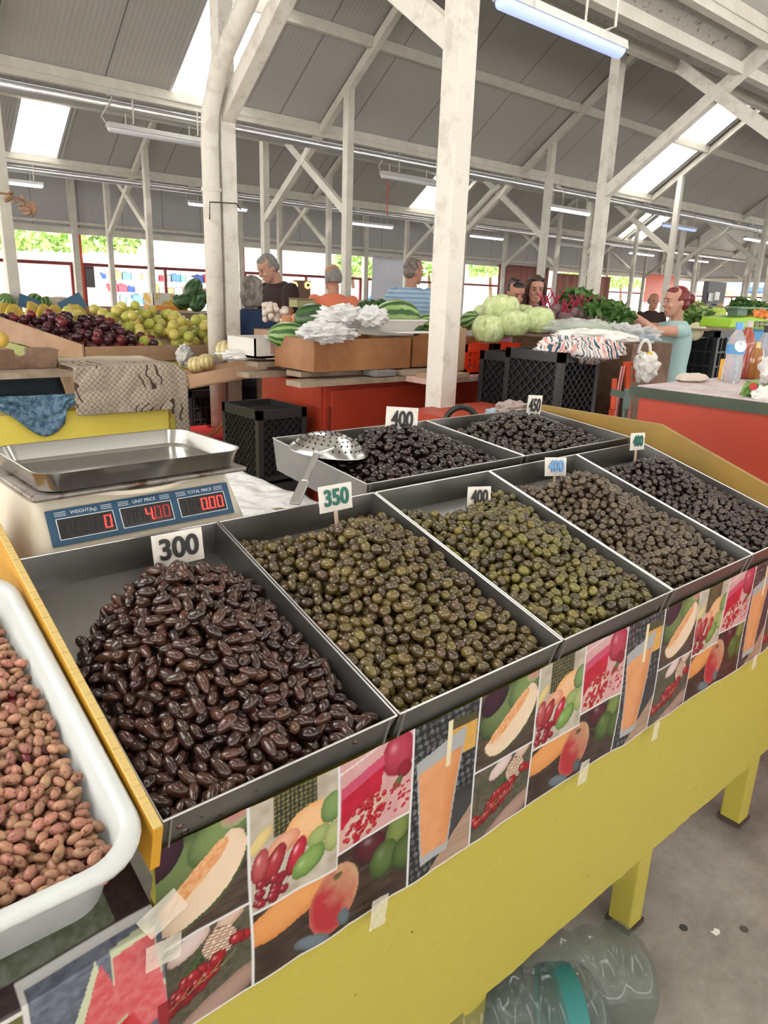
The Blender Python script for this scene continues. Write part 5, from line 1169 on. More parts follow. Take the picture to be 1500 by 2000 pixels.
def bottle(px,pyb,D,h,r,liq,label,capc,prof=None,lab=None,name='bottle'):
    p=PZ(px,pyb,1.0225); t=empty(name,p,0,label,'bottle')
    pr_=prof or [(r*.9,0),(r,.01),(r,h*.25),(r*.88,h*.42),(r*.98,h*.55),(r,h*.68),(r*.75,h*.80),(r*.38,h*.90),(r*.38,h*.93)]
    b=MB(); b.lathe(pr_,n=20); b.build('bottle_body',liq,t,smooth=True)
    b=MB(); b.lathe([(r*.42,pr_[-1][1]-.002),(r*.42,pr_[-1][1]+.022),(r*.40,pr_[-1][1]+.024)],n=16); b.build('cap',capc,t)
    if lab: b=MB(); b.lathe([(r*1.005,h*.50),(r*1.015,h*.51),(r*1.015,h*.66),(r*1.005,h*.67)],n=20,cap=False); lb=b.build('paper_label',lab,t,smooth=True)
    return t
m_wat=mat('clear_water_bottle',(.80,.82,.88),.08,trans=.7,ior=1.2,bump=.5,bscale=40); m_bcap=mat('light_blue_cap',(.10,.28,.60),.4)
bt=bottle(1426,746,2.75,.215,.034,m_wat,'clear wrinkled water bottle with light blue cap and blue label',m_bcap,lab=mat('blue_bottle_label',(.08,.25,.50),.5,var=(.10,.30,.15),scale=12,lo=.5,hi=.6))
b=MB(); b.lathe([(.022,-.001),(.022,.001)],M=Matrix.Translation(-_f*.036+Vector((0,0,.127)))@(_f.to_track_quat('Z','Y').to_matrix().to_4x4()),n=20); b.build('round_emblem',mat('white_emblem',(.7,.72,.75),.5),bt)
bottle(1446,739,2.95,.22,.032,mat('reddish_juice',(.28,.05,.03),.15,spec=.8),'tall bottle of red-brown sauce behind the water bottle',mat('grey_cap',(.45,.42,.38),.5))
bottle(1466,740,2.85,.135,.034,mat('amber_honey',(.30,.11,.02),.12,spec=.8),'squat amber jar right of the water bottle',mat('gold_lid',(.45,.33,.14),.35,.7),prof=[(.030,0),(.034,.008),(.034,.10),(.028,.118),(.028,.124)],name='honey_jar')
bottle(1482,738,2.92,.20,.030,m_wat,'clear bottle with black cap behind the amber jar',m_blkp)
b=MB(); a=PZ(1411,742,1.023); b.box(a,a+Vector((.02,.02,.08))); tag(b.build('yellow_carton',mat('yellow_carton_card',(.65,.35,.04),.6)),'sliver of a yellow carton left of the water bottle','carton')
blob('carrier_bag',PD(1514,722,2.75),(.05,.05,.062),m_wbag,'white plastic bag at the right edge behind the bottles','bag',41,.35)
blob('carrier_bag',PD(1494,772,2.3),(.03,.04,.03),m_wbag,'small white bag beside the green leaves at the right edge','bag',45,.35)
leafy('leek_leaves',PD(1488,780,2.35),.05,.065,.028,60,m_leaf2,'broad green leaves at the right edge below the bottles',.05,11)
blob('paper_roll',PZ(1352,738,1.035),(.085,.05,.018),mat('cream_bag_paper',(.55,.47,.40),.7),'flattened cream bag lying at the back of the red counter','bag',51,.2)
# ---------- blue counter with cauliflower, green scale
t=empty('blue_counter',(0,0,0),0,'bright blue painted counter behind the seller','counter'); q=PD(1322,668,5.3); q2=PD(1392,668,5.3)
b=MB(); b.box((q.x,q.y-.2,0),(q2.x+.1,q.y+.5,q.z)); b.build('counter_body',m_bluep,t)
lattice_crate('plastic_crate',(PD(1390,735,4.9).x,PD(1390,735,4.9).y,.2),.42,.36,PD(1390,645,4.9).z-.2,m_blkp,'black crate stack standing right of the blue counter',diag=False,nx=6,nzc=9)
b=MB(); b.box((PD(1390,735,4.9).x,PD(1390,735,4.9).y,0.0),(PD(1390,735,4.9).x+.42,PD(1390,735,4.9).y+.36,.195)); tag(b.build('crate_base',m_blkp),'solid base under the black crate stack by the blue counter','crate')
b=MB(); a=PD(1376,645,4.8); b.box(a+Vector((0,0,-.005)),a+Vector((.6,.4,.008))); tag(b.build('display_board',m_plank),'thin board under the green scale','board')
t=empty('green_scale',PD(1435,640,4.6),R(-20),'lime green counter scale above the bottles','scale')
b=MB(); b.prism([(-.17,-.12,0),(.22,-.12,.0),(.20,-.12,.05),(.0,-.12,.075),(-.15,-.12,.06)],(0,.26,0)); b.build('scale_body',mat('lime_green_plastic',(.28,.50,.03),.35),t,bevel=.01)
b=MB(); b.box((-.12,-.14,.12),(.20,.14,.13)); b.box((-.02,-.02,.06),(.06,.06,.12)); b.build('scale_plate',mat('green_grey_plate',(.15,.25,.16),.4),t)
b=MB()
for i in range(4):
    for j in range(2): b.box((.03+i*.04,-.128,.012+j*.02),(.06+i*.04,-.120,.026+j*.02))
b.build('keypad',mat('dark_keys',(.15,.12,.14),.5),t)
rg=random.Random(12)
def heap(name,cat,n,px0,px1,py0,py1,D,dD,rad,m,label,group,sq=1.0,steps=None):
    me=None
    b=MB(); b.ball((0,0,0),(rad,rad,rad*sq),12,9); me=b.build(name,m,smooth=True); items=[me]
    for i in range(n):
        u=rg.random(); v=rg.random(); o=me if i==0 else me.copy()
        if i: COL.objects.link(o)
        D_=D+dD*(1-v)
        o.location=PD(px0+(px1-px0)*u,py1+(py0-py1)*(1-v)+rg.uniform(-2,2),D_); o.rotation_euler=(rg.random()*6,rg.random()*6,0); s=rg.uniform(.85,1.12); o.scale=(s,s,s)
        tag(o,label,cat,group)
heap('cauliflower','cauliflower',5,1352,1392,640,652,4.9,.2,.052,mat('cauliflower_curd',(.68,.60,.42),.8,bump=1,bscale=60),'cream cauliflower head below the green scale','cauliflowers on the blue counter',.8)
leafy('cauliflower_leaves',PD(1362,625,5.1),.12,.1,.07,140,m_leaf2,'pale green outer leaves behind the cauliflowers',.045,21)
leafy('cabbage_pile',PD(1350,610,5.6),.13,.12,.08,160,mat('yellow_green_leaf',(.35,.42,.12),.5,var=(.55,.58,.3),scale=20),'striped yellow-green cabbage leaves right of the seller hair bun',.05,22)
leafy('dill_bunch',PD(1445,605,5.6),.10,.1,.10,400,m_leaf,'feathery dark dill bunch above the green scale',.018,23,'herb')
leafy('spring_onions',PD(1475,600,6.3),.16,.1,.05,220,m_leaf2,'distant green herbs at the right edge',.03,24,'herb')
heap('orange_tomato','tomato',22,1462,1500,607,618,5.6,.4,.028,mat('orange_tomato_skin',(.75,.22,.04),.35,rnd=.2),'small orange tomato at the right edge, far back','orange tomatoes at the right')
heap('black_grape','fruit',36,1372,1396,598,612,6.0,.3,.02,mat('blue_black_skin',(.02,.02,.04),.4,rnd=.3),'blue-black plum heaped far behind the green scale','dark plums far back')
heap('sweet_potato','vegetable',14,1396,1425,598,610,6.0,.3,.032,mat('pale_orange_root',(.55,.28,.16),.6,rnd=.2),'pale orange root heaped next to the dark plums','roots far back',.6)
heap('lettuce','lettuce',4,1390,1405,612,620,5.4,.1,.05,mat('bright_lettuce',(.38,.50,.08),.5,bump=1),'bright yellow-green lettuce left of the dill','lettuces far back')
b=MB(); a=PD(1378,598,6.6); b.box((a.x,a.y,.98),(a.x+.35,a.y+.05,a.z+.22)); tag(b.build('notice_board',mat('dark_board',(.06,.06,.07),.5)),'dark stand with two pale cards far behind the seller','board')
for i,(px,py) in enumerate(((1385,588),(1397,586))):
    b=MB(); a=PD(px,py,6.57); b.box(a,a+Vector((.07,.012,.07))); tag(b.build('paper_card',m_white),['left pale card on the dark stand','right pale card on the dark stand'][i],'card')
b=MB(); a=PD(1345,618,6.0); c_=PD(1500,618,6.0); b.box((a.x,a.y-.1,0),(a.x+2.2,a.y+1.2,.98)); tag(b.build('produce_table',m_white),'long pale table under the far right produce','table')
b=MB(); a=PD(1410,640,5.3); b.box((a.x,a.y,0),(a.x+1.2,a.y+.7,a.z-.03)); tag(b.build('produce_table',m_bluep),'table under dill and lettuces behind the green scale','table')
# ---------- plum and apple stall at left
PY0=4.95
t=empty('fruit_box',(0,0,0),0,'long cardboard display front holding the plums and yellow apples','box')
z0_=PY(280,700,PY0).z; 
xa=PY(168,700,PY0).x; xb=PY(412,690,PY0).x
b=MB(); b.box((xa,PY0,z0_-.02),(xb+.5,PY0+.012,z0_+.085)); b.build('front_strip',m_cardb,t)
xl=PY(140,640,PY0+1.3).x
b=MB(); b.prism([(xa-.02,PY0,z0_-.02),(xa-.02,PY0,z0_+.10),(xa-.42,PY0+1.25,z0_+.30),(xa-.42,PY0+1.25,z0_+.14)],(.012,0,0)); b.build('side_strip',m_cardb,t)
b=MB(); b.add([(xa,PY0,z0_+.02),(xb+.6,PY0,z0_+.02),(xb+.6,PY0+1.3,z0_+.17),(xa-.4,PY0+1.3,z0_+.17)],[(0,1,2,3)]); b.build('sloping_bed',m_cardb,t,solid=.02)
t=empty('fruit_stand',(0,0,0),0,'green-yellow stand with sloping side panel under the plums','stand')
b=MB(); b.prism([(xa-.45,PY0+1.2,z0_+.12),(xa+.03,PY0+.05,z0_-.03),(xa+.03,PY0+.05,.1),(xa-.45,PY0+1.2,.1)],(.02,0,0)); b.build('side_panel',mat('olive_green_panel',(.28,.30,.08),.5),t)
b=MB(); b.box((xa+.05,PY0+.02,0),(xb+.5,PY0+1.3,z0_-.03)); b.build('stand_body',m_yell2,t)
b=MB(); q=PD(78,660,6.0); b.box((q.x,q.y,0),(q.x+.16,q.y+.1,q.z+.0)); b.build('front_post',m_yell2,t)
def onslope(u,v): # u across, v depth
    return Vector((xa-.35*v+.05+u*(xb+.35-xa),PY0+.06+v*1.15,z0_+.045+v*.145))
def fruit_heap(name,n,u0,u1,v0,v1,rad,mats,label,group,cat,bump=.08,um=None):
    base=None; placed=[]; tries=0; k=0
    bases=[]
    for m in mats:
        b=MB(); b.ball((0,0,0),(rad,rad,rad*.94),12,9); bases.append(b.build(name,m,smooth=True))
    used=set()
    while k<n and tries<20000:
        tries+=1; u=rg.uniform(u0,u1); v=rg.uniform(v0,v1); p=onslope(u,v); h=bump*sin(pi*(u-u0)/(u1-u0))*sin(pi*min(1,(v-v0)/(v1-v0)*.9+.1)); z=p.z+rad*.6
        for q in placed:
            d2=(q.x-p.x)**2+(q.y-p.y)**2
            if d2<(1.85*rad)**2: z=max(z,q.z+sqrt((1.85*rad)**2-d2)*.9)
        if z>p.z+h+rad*2.2: continue
        c=Vector((p.x,p.y,z)); placed.append(c); i=k%len(bases); o=bases[i] if i not in used else bases[i].copy()
        if i in used: COL.objects.link(o)
        used.add(i); o.location=c; o.rotation_euler=(rg.random()*6,rg.random()*6,0); s=rg.uniform(.88,1.08); o.scale=(s,s,s); tag(o,label,cat,group); k+=1
m_pl=[mat('dark_plum_skin',(.045,.012,.020),.25,rnd=.4),mat('red_plum_skin',(.22,.030,.022),.25,rnd=.4,var=(.10,.02,.03),scale=20),mat('purple_plum_skin',(.08,.02,.03),.25,rnd=.4)]
fruit_heap('plum',115,.0,.40,0,.85,.034,m_pl,'dark red plum heaped at the left of the fruit display','plums on the left display','plum',.10)
m_ap=[mat('yellow_apple_skin',(.60,.52,.10),.3,rnd=.12,var=(.66,.56,.18),scale=14),mat('green_yellow_apple_skin',(.50,.52,.10),.3,rnd=.12)]
fruit_heap('yellow_apple',125,.36,.98,0,.95,.042,m_ap,'yellow apple heaped on the left fruit display beside the plums','yellow apples on the left display','apple',.16)
for i,(px,py) in enumerate(((262,637),(257,650),(270,648),(280,652),(249,648),(285,643))):
    melon(PD(px,py,7.2),(.045,.045,.042),mat('pomegranate_skin',(.40,.06,.06),.35),'red pomegranate heaped behind the plums',(0,0,i),'pomegranate','pomegranate','pomegranates behind the plums')
for i,(px,py,w,h,l,m) in enumerate([(248,640,.26,.14,'white price sheet standing left behind the pomegranates',m_white),(338,628,.30,.12,'white handwritten sheet lying behind the yellow apples',m_white),(205,640,.2,.12,'grey crumpled wrapper behind the plums',m_cardb)]):
    b=MB(); p=PD(px,py,7.6); b.grid(lambda u,v:p+Vector(((u-.5)*w,(v-.5)*h*.6,(v-.5)*h+.01*nz(u*5,v*4,i))),8,6); tag(b.build('paper_sheet',m,solid=.003),l,'paper')
blob('carrier_bag',PD(360,695,5.0),(.055,.05,.075),m_bag,'small white bag knotted on the front of the apple display','bag',61,.4)
# stall behind: cardboard boxes, bananas, watermelons, blue cloths
def cbox(px0,px1,py0,py1,D,dep,label,m=m_cardb,name='cardboard_box'):
    a=PD(px0,py1,D); c=PD(px1,py0,D); dx=(c-a).dot(Vector((1,0,0))); w=(px1-px0)*D/1400/cos(YAW)*.8
    t=empty(name,a,0,label,'box'); h=max(.04,PD(px0,py0,D).z-a.z); b=MB(); th=.008
    for q0,q1 in (((0,0,0),(w,dep,th)),((0,0,0),(w,th,h)),((0,dep-th,0),(w,dep,h)),((0,0,0),(th,dep,h)),((w-th,0,0),(w,dep,h))): b.box(q0,q1)
    b.build('box_shell',m,t); return t,a,w,h
cbox(0,70,615,640,6.6,.5,'cardboard banana box at the far left'); cbox(80,140,614,655,6.6,.5,'cardboard banana box next to the blue counter')
cbox(165,262,600,616,8.2,.5,'low cardboard box behind the blue paper'); cbox(212,262,612,628,7.9,.4,'cardboard box behind the plum wrappers')
t=empty('blue_cabinet',(0,0,0),0,'blue painted cabinet at the far left behind the leaning column','cabinet'); a=PD(15,640,6.5); b=MB(); b.box((a.x,a.y,0),(a.x+.55,a.y+.5,a.z)); b.build('cabinet_body',m_bluep,t)
b=MB(); a=PD(-20,640,6.7); b.box((a.x,a.y-.95,0),(a.x+2.3,a.y+1.2,PD(50,640,6.7).z-.01)); tag(b.build('produce_table',m_plank),'long table under the bananas and far watermelons','table')
m_ban=mat('banana_peel',(.66,.45,.07),.5,var=(.5,.38,.08),scale=12,rnd=.1)
def bananas(px,py,D,label,s=1):
    t=empty('banana_bunch',PD(px,py,D),rg.random(),label,'bananas','banana bunches at the far left')
    for k in range(6):
        b=MB(); a=-.9+k*.36; pts=[]; rr=[]
        for j in range(7): q=j/6; pts.append((sin(a)*.02+ (a*.075)*sin(q*1.6),-.02-.03*sin(q*3)*1,.07-.15*q)); rr.append(.005+.013*sin(pi*(.1+.85*q)))
        b.tube(pts,rr,7); b.build('banana',m_ban,t,smooth=True)
for i,(px,py) in enumerate(((62,608),(82,610),(104,612),(132,610),(147,611),(8,607),(24,610),(56,605))): bananas(px,py,6.4,['bunch of bananas right of the leaning column','second bunch of bananas from the leaning column','bananas on the corner of the cardboard box','bananas below the blue paper','rightmost banana bunch, under the blue paper','bananas at the very left edge','bananas just left of the leaning column','bananas half behind the leaning column'][i])
heap('banana_bunch_small','bananas',7,378,398,618,627,7.4,.1,.03,m_ban,'small yellow fruit beside the drain pipe behind the apples','yellow fruit behind the apples')
for i,(px,py,r_,D) in enumerate(((12,590,17,7.0),(10,606,14,6.8),(68,588,15,7.4),(92,592,13,7.4),(30,600,10,7.2))): melon(PD(px,py,D),(r_*D/1400*1.0,)*3,m_wm,['big striped watermelon at the far left edge','lower striped watermelon at the far left edge','striped watermelon behind the bananas','smaller watermelon right behind the bananas','watermelon hidden beside the leaning column'][i],(R(50),0,i),group='watermelons at the far left')
for i,(px,py,w,h,rr_,l) in enumerate([(58,592,.20,.12,-20,'dark blue paper sheet sticking up behind the left bananas'),(143,595,.24,.14,25,'dark blue folded paper above the right bananas')]):
    b=MB(); p=PD(px,py,6.9); c,s=cos(R(rr_)),sin(R(rr_)); b.grid(lambda u,v:p+_r*(((u-.5)*w)*c-((v-.5)*h)*s)+Vector((0,0,((u-.5)*w)*s+((v-.5)*h)*c))+Vector((0,.1*v*.5,0)),6,6); tag(b.build('blue_paper',mat('petrol_blue_paper',(.02,.08,.14),.6),solid=.004),l,'paper')
b=MB(); b.lathe([(.06,0),(.10,.09),(.105,.09),(.09,.08)],PD(118,600,7.2)); b.ball(PD(118,585,7.2),(.09,.09,.03),14,8); tag(b.build('cream_bucket',mat('cream_plastic',(.55,.5,.38),.5)),'cream tub of dark fruit between the two blue papers','tub')
for i,(px,py,r_,rt) in enumerate([(377,568,22,0),(362,588,18,60),(386,590,20,30),(349,590,14,10),(398,580,17,80)]): melon(PD(px,py,8.2),(r_*8.2/1400*.8,r_*8.2/1400*.8,r_*8.2/1400*1.15),m_wmd,['dark green watermelon standing upright on the top of the heap','dark watermelon lying at the left of the heap','dark watermelon lying at the middle of the heap','half hidden dark watermelon at the left end of the heap','dark watermelon touching the drain pipe'][i],(R(20+rt),R(20),i),group='dark watermelons by the window')
b=MB(); a=PD(340,605,8.4); b.box((a.x-.1,a.y-.2,0),(a.x+1.4,a.y+.8,a.z-.03)); tag(b.build('produce_table',m_plank),'table under the dark watermelons near the window','table')
t,a,w,h=cbox(300,342,572,598,8.6,.3,'printed banana carton beside the dark watermelons',mat('printed_carton',(.65,.62,.55),.6,var=(.65,.40,.03),scale=7,lo=.5,hi=.56)); 
b=MB(); q=PD(298,606,8.0); b.box(q,q+Vector((.42,.25,.05))); tag(b.build('plastic_tray',mat('orange_plastic',(.75,.28,.04),.5)),'orange plastic tray below the banana carton','tray')
b=MB(); q=PD(285,602,8.2); b.box(q,q+Vector((.40,.25,.02))); tag(b.build('blue_tub_cover',mat('sky_blue_plastic',(.10,.35,.55),.5)),'sky blue plastic lid beside the banana carton','lid')
b=MB(); b.box((2.62,7.02,0),(3.26,7.95,.83)); tag(b.build('produce_table',m_plank),'small table under the pomegranates','table')
b=MB(); b.box((3.30,6.98,0),(3.95,7.6,.95)); tag(b.build('produce_box',m_cardb),'tall cardboard stack under the papers behind the apples','box')
# left low box with yellow melon at extreme left
t=empty('fruit_carton',(0,0,0),0,'tilted cardboard carton with a yellow melon at the left edge','box'); M_=Matrix.Translation(PD(-25,690,4.6))@Euler((0,R(28),0)).to_matrix().to_4x4()
b=MB(); 
for q0,q1 in (((0,0,0),(.22,.25,.008)),((0,0,0),(.22,.008,.07)),((.212,0,0),(.22,.25,.07))): b.box(q0,q1,M=M_)
b.build('box_shell',m_cardb,t); melon(PD(2,663,4.5),(.045,.045,.05),mat('yellow_melon_skin',(.62,.42,.10),.5),'yellow melon in the tilted carton at the left edge',name='melon',cat='melon',group='melons')
# clear water jugs under the stall
m_jug=bpy.data.materials.new('clear_green_plastic'); m_jug.use_nodes=True; bs=m_jug.node_tree.nodes['Principled BSDF']; bs.inputs['Base Color'].default_value=(.10,.14,.13,1); bs.inputs['Roughness'].default_value=.08; bs.inputs['Alpha'].default_value=.34; bs.inputs['Specular IOR Level'].default_value=.9
def jug(px,py,z,yaw,label,lab=None):
    p=PZ(px,py,z); t=empty('water_jug',(p.x,p.y,.105),0,label,'bottle','large clear jugs under the stall'); t.rotation_euler=Euler((R(90),0,R(yaw)))
    b=MB(); rs=[]; r=.09
    for i in range(34):
        z_=-.17+.34*i/33; q=r*(1-.09*(.5+.5*cos(i*1.15))); 
        if i<2: q=r*(.75+.12*i)
        if i>26: q=r*(1-((i-26)/7)**2*.72)
        rs.append([Vector((q*cos(2*pi*k/24)*(1.0),q*sin(2*pi*k/24),z_)) for k in range(24)])
    b.rings(rs); b.build('jug_body',m_jug,t,smooth=True)
    b=MB(); b.lathe([(.026,.17),(.026,.20)],n=16); b.build('cap',m_bcap,t)
    if not lab: return
    b=MB(); b.lathe([(.0885,-.125),(.0895,-.120),(.0895,-.085),(.0885,-.08)],n=24,cap=False); b.build('paper_label',lab,t,smooth=True)
jug(1085,1915,.12,242,'clear corrugated water jug lying under the stall edge',None)
jug(985,1990,.12,235,'second clear water jug lying behind the first under the stall',mat('turquoise_label',(.02,.16,.16),.5))
for i,(px,py,r_,c_,l) in enumerate([(1335,1812,.009,(.05,.045,.045),'round dark gum spot on the floor nearest the stall leg'),(1453,1815,.009,(.08,.07,.065),'round brown gum spot at the right of the floor')]):
    p=PZ(px,py,.0005); b=MB(); b.lathe([(r_,0),(r_,.0012)],p,n=14); tag(b.build('gum_spot',mat('gum%d'%i,c_,.8)),l,'stain')
p=PZ(1398,1820,.001); b=MB(); b.prism([p+Vector(v) for v in ((-.01,-.006,0),(.004,-.008,0),(.011,-.002,0),(.006,.007,0),(-.002,.004,0),(-.009,.008,0))],(0,0,.001)); tag(b.build('paper_scrap',m_white),'torn white paper scrap on the concrete floor','paper')
def sheer(n,c):
    m=bpy.data.materials.new(n); m.use_nodes=True; nt=m.node_tree; nt.nodes.clear(); o_=nt.nodes.new('ShaderNodeOutputMaterial'); t_=nt.nodes.new('ShaderNodeBsdfTranslucent'); d_=nt.nodes.new('ShaderNodeBsdfDiffuse'); x_=nt.nodes.new('ShaderNodeMixShader'); x_.inputs[0].default_value=.82
    for q in (t_,d_): q.inputs[0].default_value=c+(1,)
    nt.links.new(t_.outputs[0],x_.inputs[1]); nt.links.new(d_.outputs[0],x_.inputs[2]); nt.links.new(x_.outputs[0],o_.inputs[0]); return m
m_sheer=sheer('sheer_white_cloth',(.72,.73,.78)); m_pinkc=sheer('pink_brown_curtain',(.45,.24,.21))
# ---------- outside: street, van, shops, trees
t=empty('delivery_van',(0,0,0),0,'white van parked outside the left windows','van')
vy=YW+1.4; a=PY(-60,600,vy); c=PY(195,600,vy); xv0,xv1=a.x-1.5,c.x
m_van=mat('white_van_paint',(.85,.85,.86),.35)
b=MB(); b.prism([(xv0,vy,.35),(xv1+.45,vy,.35),(xv1+.45,vy,.95),(xv1+.25,vy,1.2),(xv1+.02,vy,1.75),(xv1-.15,vy,1.95),(xv1-.4,vy,2.02),(xv0,vy,2.02)],(0,1.9,0)); b.build('van_body',m_van,t,bevel=.06)
for x in (xv0+.8,xv1-.3): b=MB(); b.lathe([(.32,0),(.32,.2)],M=Matrix.Translation((x,vy-.02,.33))@Euler((R(-90),0,0)).to_matrix().to_4x4(),n=24); b.build('wheel',m_blkp,t)
b=MB(); b.box((xv1-.55,vy-.01,1.25),(xv1-.08,vy+.01,1.75)); b.build('side_window',m_lcd,t)
sy=YW+6
m_stone=mat('pale_stone_wall',(.55,.51,.45),.9,var=(.65,.62,.56),scale=4); m_shop=mat('shop_interior',(.5,.5,.5),.8)
b=MB(); b.box((-12,sy+4.6,0),(60,sy+5.0,3.2)); b.build('b',m_stone); bpy.data.objects['b'].name='shop_facade'; tag(bpy.data.objects['shop_facade'],'pale stone street facade seen through the left windows','building')
def PS(px,py): return PY(px,py,sy)
b=MB(); q0=PS(255,500); q1=PS(480,500); b.box((q0.x,sy-.6,2.15),(q1.x+2,sy+1.6,2.28)); b.box((q0.x,sy-.65,2.05),(q1.x+2,sy-.6,2.5)); tag(b.build('shop_awning',mat('white_awning',(.8,.8,.78),.6)),'white shop awning with a grey lettering band outside','awning')
b=MB(); q0=PS(298,485); q1=PS(328,503); b.box((q0.x,sy-.7,q1.z),(q1.x,sy-.66,q0.z)); tag(b.build('banner_sign',mat('blue_grey_print',(.35,.36,.50),.6,var=(.6,.6,.7),scale=9)),'small blue-grey poster hanging outside above the shop','sign')
sh=empty('shop_shelves',(0,0,0),0,'rows of shop shelving outside full of coloured goods','shelf'); x0s=PS(192,560).x; x1s=PS(480,560).x
for x in (x0s,x1s): b=MB(); b.box((x-.04,sy-.1,0),(x,sy+.35,1.9)); b.build('upright',m_white,sh)
for z in (.75,1.12,1.5,1.85): b=MB(); b.box((x0s,sy-.1,z-.02),(x1s,sy+.35,z)); b.build('shelf_board',m_white,sh)
gm=[mat('goods_'+n,c,.5) for n,c in (('blue',(.15,.35,.65)),('mint',(.30,.65,.50)),('red',(.65,.08,.12)),('white',(.75,.75,.75)),('pink',(.7,.35,.4)),('grey',(.4,.42,.45)),('orange',(.75,.35,.15)),('navy',(.04,.08,.3)))]
cn=['blue','mint','red','white','pink','grey','orange','navy']
for z in (.75,1.12,1.5):
    x=x0s+.05
    while x<x1s-.3:
        w=rg.uniform(.12,.3); h=rg.uniform(.14,.30); i=rg.randrange(8)
        b=MB(); b.box((x,sy-.05,z),(x+w,sy+.25,z+h)); b.lathe([(w*.3,z+h),(w*.25,z+h+.03)],(x+w/2,sy+.1,0),n=10)
        tag(b.build('shop_goods',gm[i]),'%s container on the outdoor shop shelves'%cn[i],'container','goods on the shop shelves'); x+=w+rg.uniform(.01,.06)
b=MB(); q=PS(255,500); b.box((q.x,sy-1,0),(q.x+.10,sy-.9,3.0)); tag(b.build('street_post',mat('blue_grey_post',(.25,.35,.45),.5)),'blue-grey post outside the second left window','post')
def tree(c,r,n,label,seed,ls=.16):
    c=tuple(c)
    t=empty('street_tree',c,0,label,'tree','trees outside'); o=leafy('foliage',(0,0,0),r[0],r[1],r[2],n,m_oleaf,None,ls,seed); del o['category']; o.parent=t; o['kind']='stuff'
    b=MB(); b.tube([(0,0,-c[2]),(0.05,0,-c[2]*.4),(0,.1,0)],[.12,.09,.05],8); b.build('trunk',m_dkw,t)
for i,(px,py,D,r,l) in enumerate([(60,478,23,(1.9,.8,.55),'leafy branches above the van at the far left'),(215,480,23.5,(1.5,.8,.6),'leafy branches above the second window'),(0,470,24,(1.2,.8,.8),'foliage at the left edge of the photo'),(960,530,26,(1.4,.8,1.0),'bright foliage behind the two women'),(840,530,27,(1.2,.9,1.2),'foliage right of the striped shirt man'),(690,530,28,(1.2,.9,1.0),'foliage seen right of the orange shirt man'),(1215,555,33,(1.6,1,1.0),'foliage outside the far windows near the seller'),(1130,550,34,(1.6,1,1.0),'foliage behind the right-hand column'),(1480,575,40,(4,2,1.2),'distant foliage outside the end wall')]):
    q_=PY(px,py,YW+(7.2+i*.9 if i<3 else 5.2+.55*i)) if i<8 else PX(px,py,XW+17)
    tree(q_,r,500,l,40+i)
b=MB(); a=PD(470,560,24); b.box((q1.x+3,sy+3.6,0),(q1.x+17,sy+4.3,2.4)); tag(b.build('street_building',mat('grey_white_building',(.55,.56,.57),.8,var=(.35,.36,.38),scale=.6)),'grey-white street building behind the middle windows','building')
b=MB(); a=PY(560,600,YW+1.6); c=PY(690,600,YW+1.6); 
b.prism([(a.x,YW+1.6,.3),(c.x,YW+1.6,.3),(c.x,YW+1.6,.9),(c.x-.3,YW+1.6,1.0),(c.x-.6,YW+1.6,1.55),(a.x+.3,YW+1.6,1.6),(a.x,YW+1.6,1.0)],(0,1.7,0)); b.lathe([(.3,0),(.3,.2)],M=Matrix.Translation((a.x+.8,YW+1.65,.3))@Euler((R(-90),0,0)).to_matrix().to_4x4(),n=18); b.lathe([(.3,0),(.3,.2)],M=Matrix.Translation((c.x-.5,YW+1.65,.3))@Euler((R(-90),0,0)).to_matrix().to_4x4(),n=18); tag(b.build('parked_car',mat('pale_blue_car',(.55,.62,.70),.3),bevel=.08),'pale car parked outside behind the orange shirt man','car')
b=MB(); a=PY(706,600,YW+1.6); c=PY(790,600,YW+1.6); b.prism([(a.x,YW+1.6,.3),(c.x+.6,YW+1.6,.3),(c.x+.6,YW+1.6,.9),(c.x-.2,YW+1.6,1.5),(a.x+.6,YW+1.6,1.5),(a.x,YW+1.6,.9)],(0,1.7,0)); b.lathe([(.3,0),(.3,.2)],M=Matrix.Translation((a.x+.8,YW+1.65,.3))@Euler((R(-90),0,0)).to_matrix().to_4x4(),n=18); tag(b.build('parked_car',mat('blue_car_paint',(.10,.22,.50),.3),bevel=.08),'blue car parked outside between the orange and striped shirts','car')
b=MB(); q0=PY(728,513,YW-.12); q1=PY(795,603,YW-.12); b.grid(lambda u,v:Vector((q0.x+(q1.x-q0.x)*u,YW-.10+.035*nz(u*9,v*2),ZT+.04+(q1.z-ZT-.04)*v)),30,10); tag(b.build('white_curtain',m_sheer,smooth=True,solid=.005),'white sheet curtain hung in the window left of the striped shirt man','curtain')
for i,(xa_,xb_,l) in enumerate([(975,1065,'pinkish curtain in the window behind the two women'),(1080,1185,'reddish brown curtain in the window behind the right-hand column')]):
    q0=PY(xa_,515+i*18,YW-.2); q1=PY(xb_,603,YW-.2); b=MB(); b.grid(lambda u,v:Vector((q0.x+(q1.x-q0.x)*u,YW-.2+.05*sin(u*50),q0.z+(q1.z-.5-q0.z)*v)),90,4); tag(b.build('window_curtain',m_pinkc,smooth=True,solid=.005),l,'curtain')
b=MB(); q0=PY(1262,540,YW-.2); q1=PY(1312,575,YW-.2); b.box((q0.x,YW-.25,q1.z-.4),(q1.x,YW-.2,q0.z+.1)); tag(b.build('orange_hoarding',m_orp),'orange-red panel above the far doorway near the seller','panel')
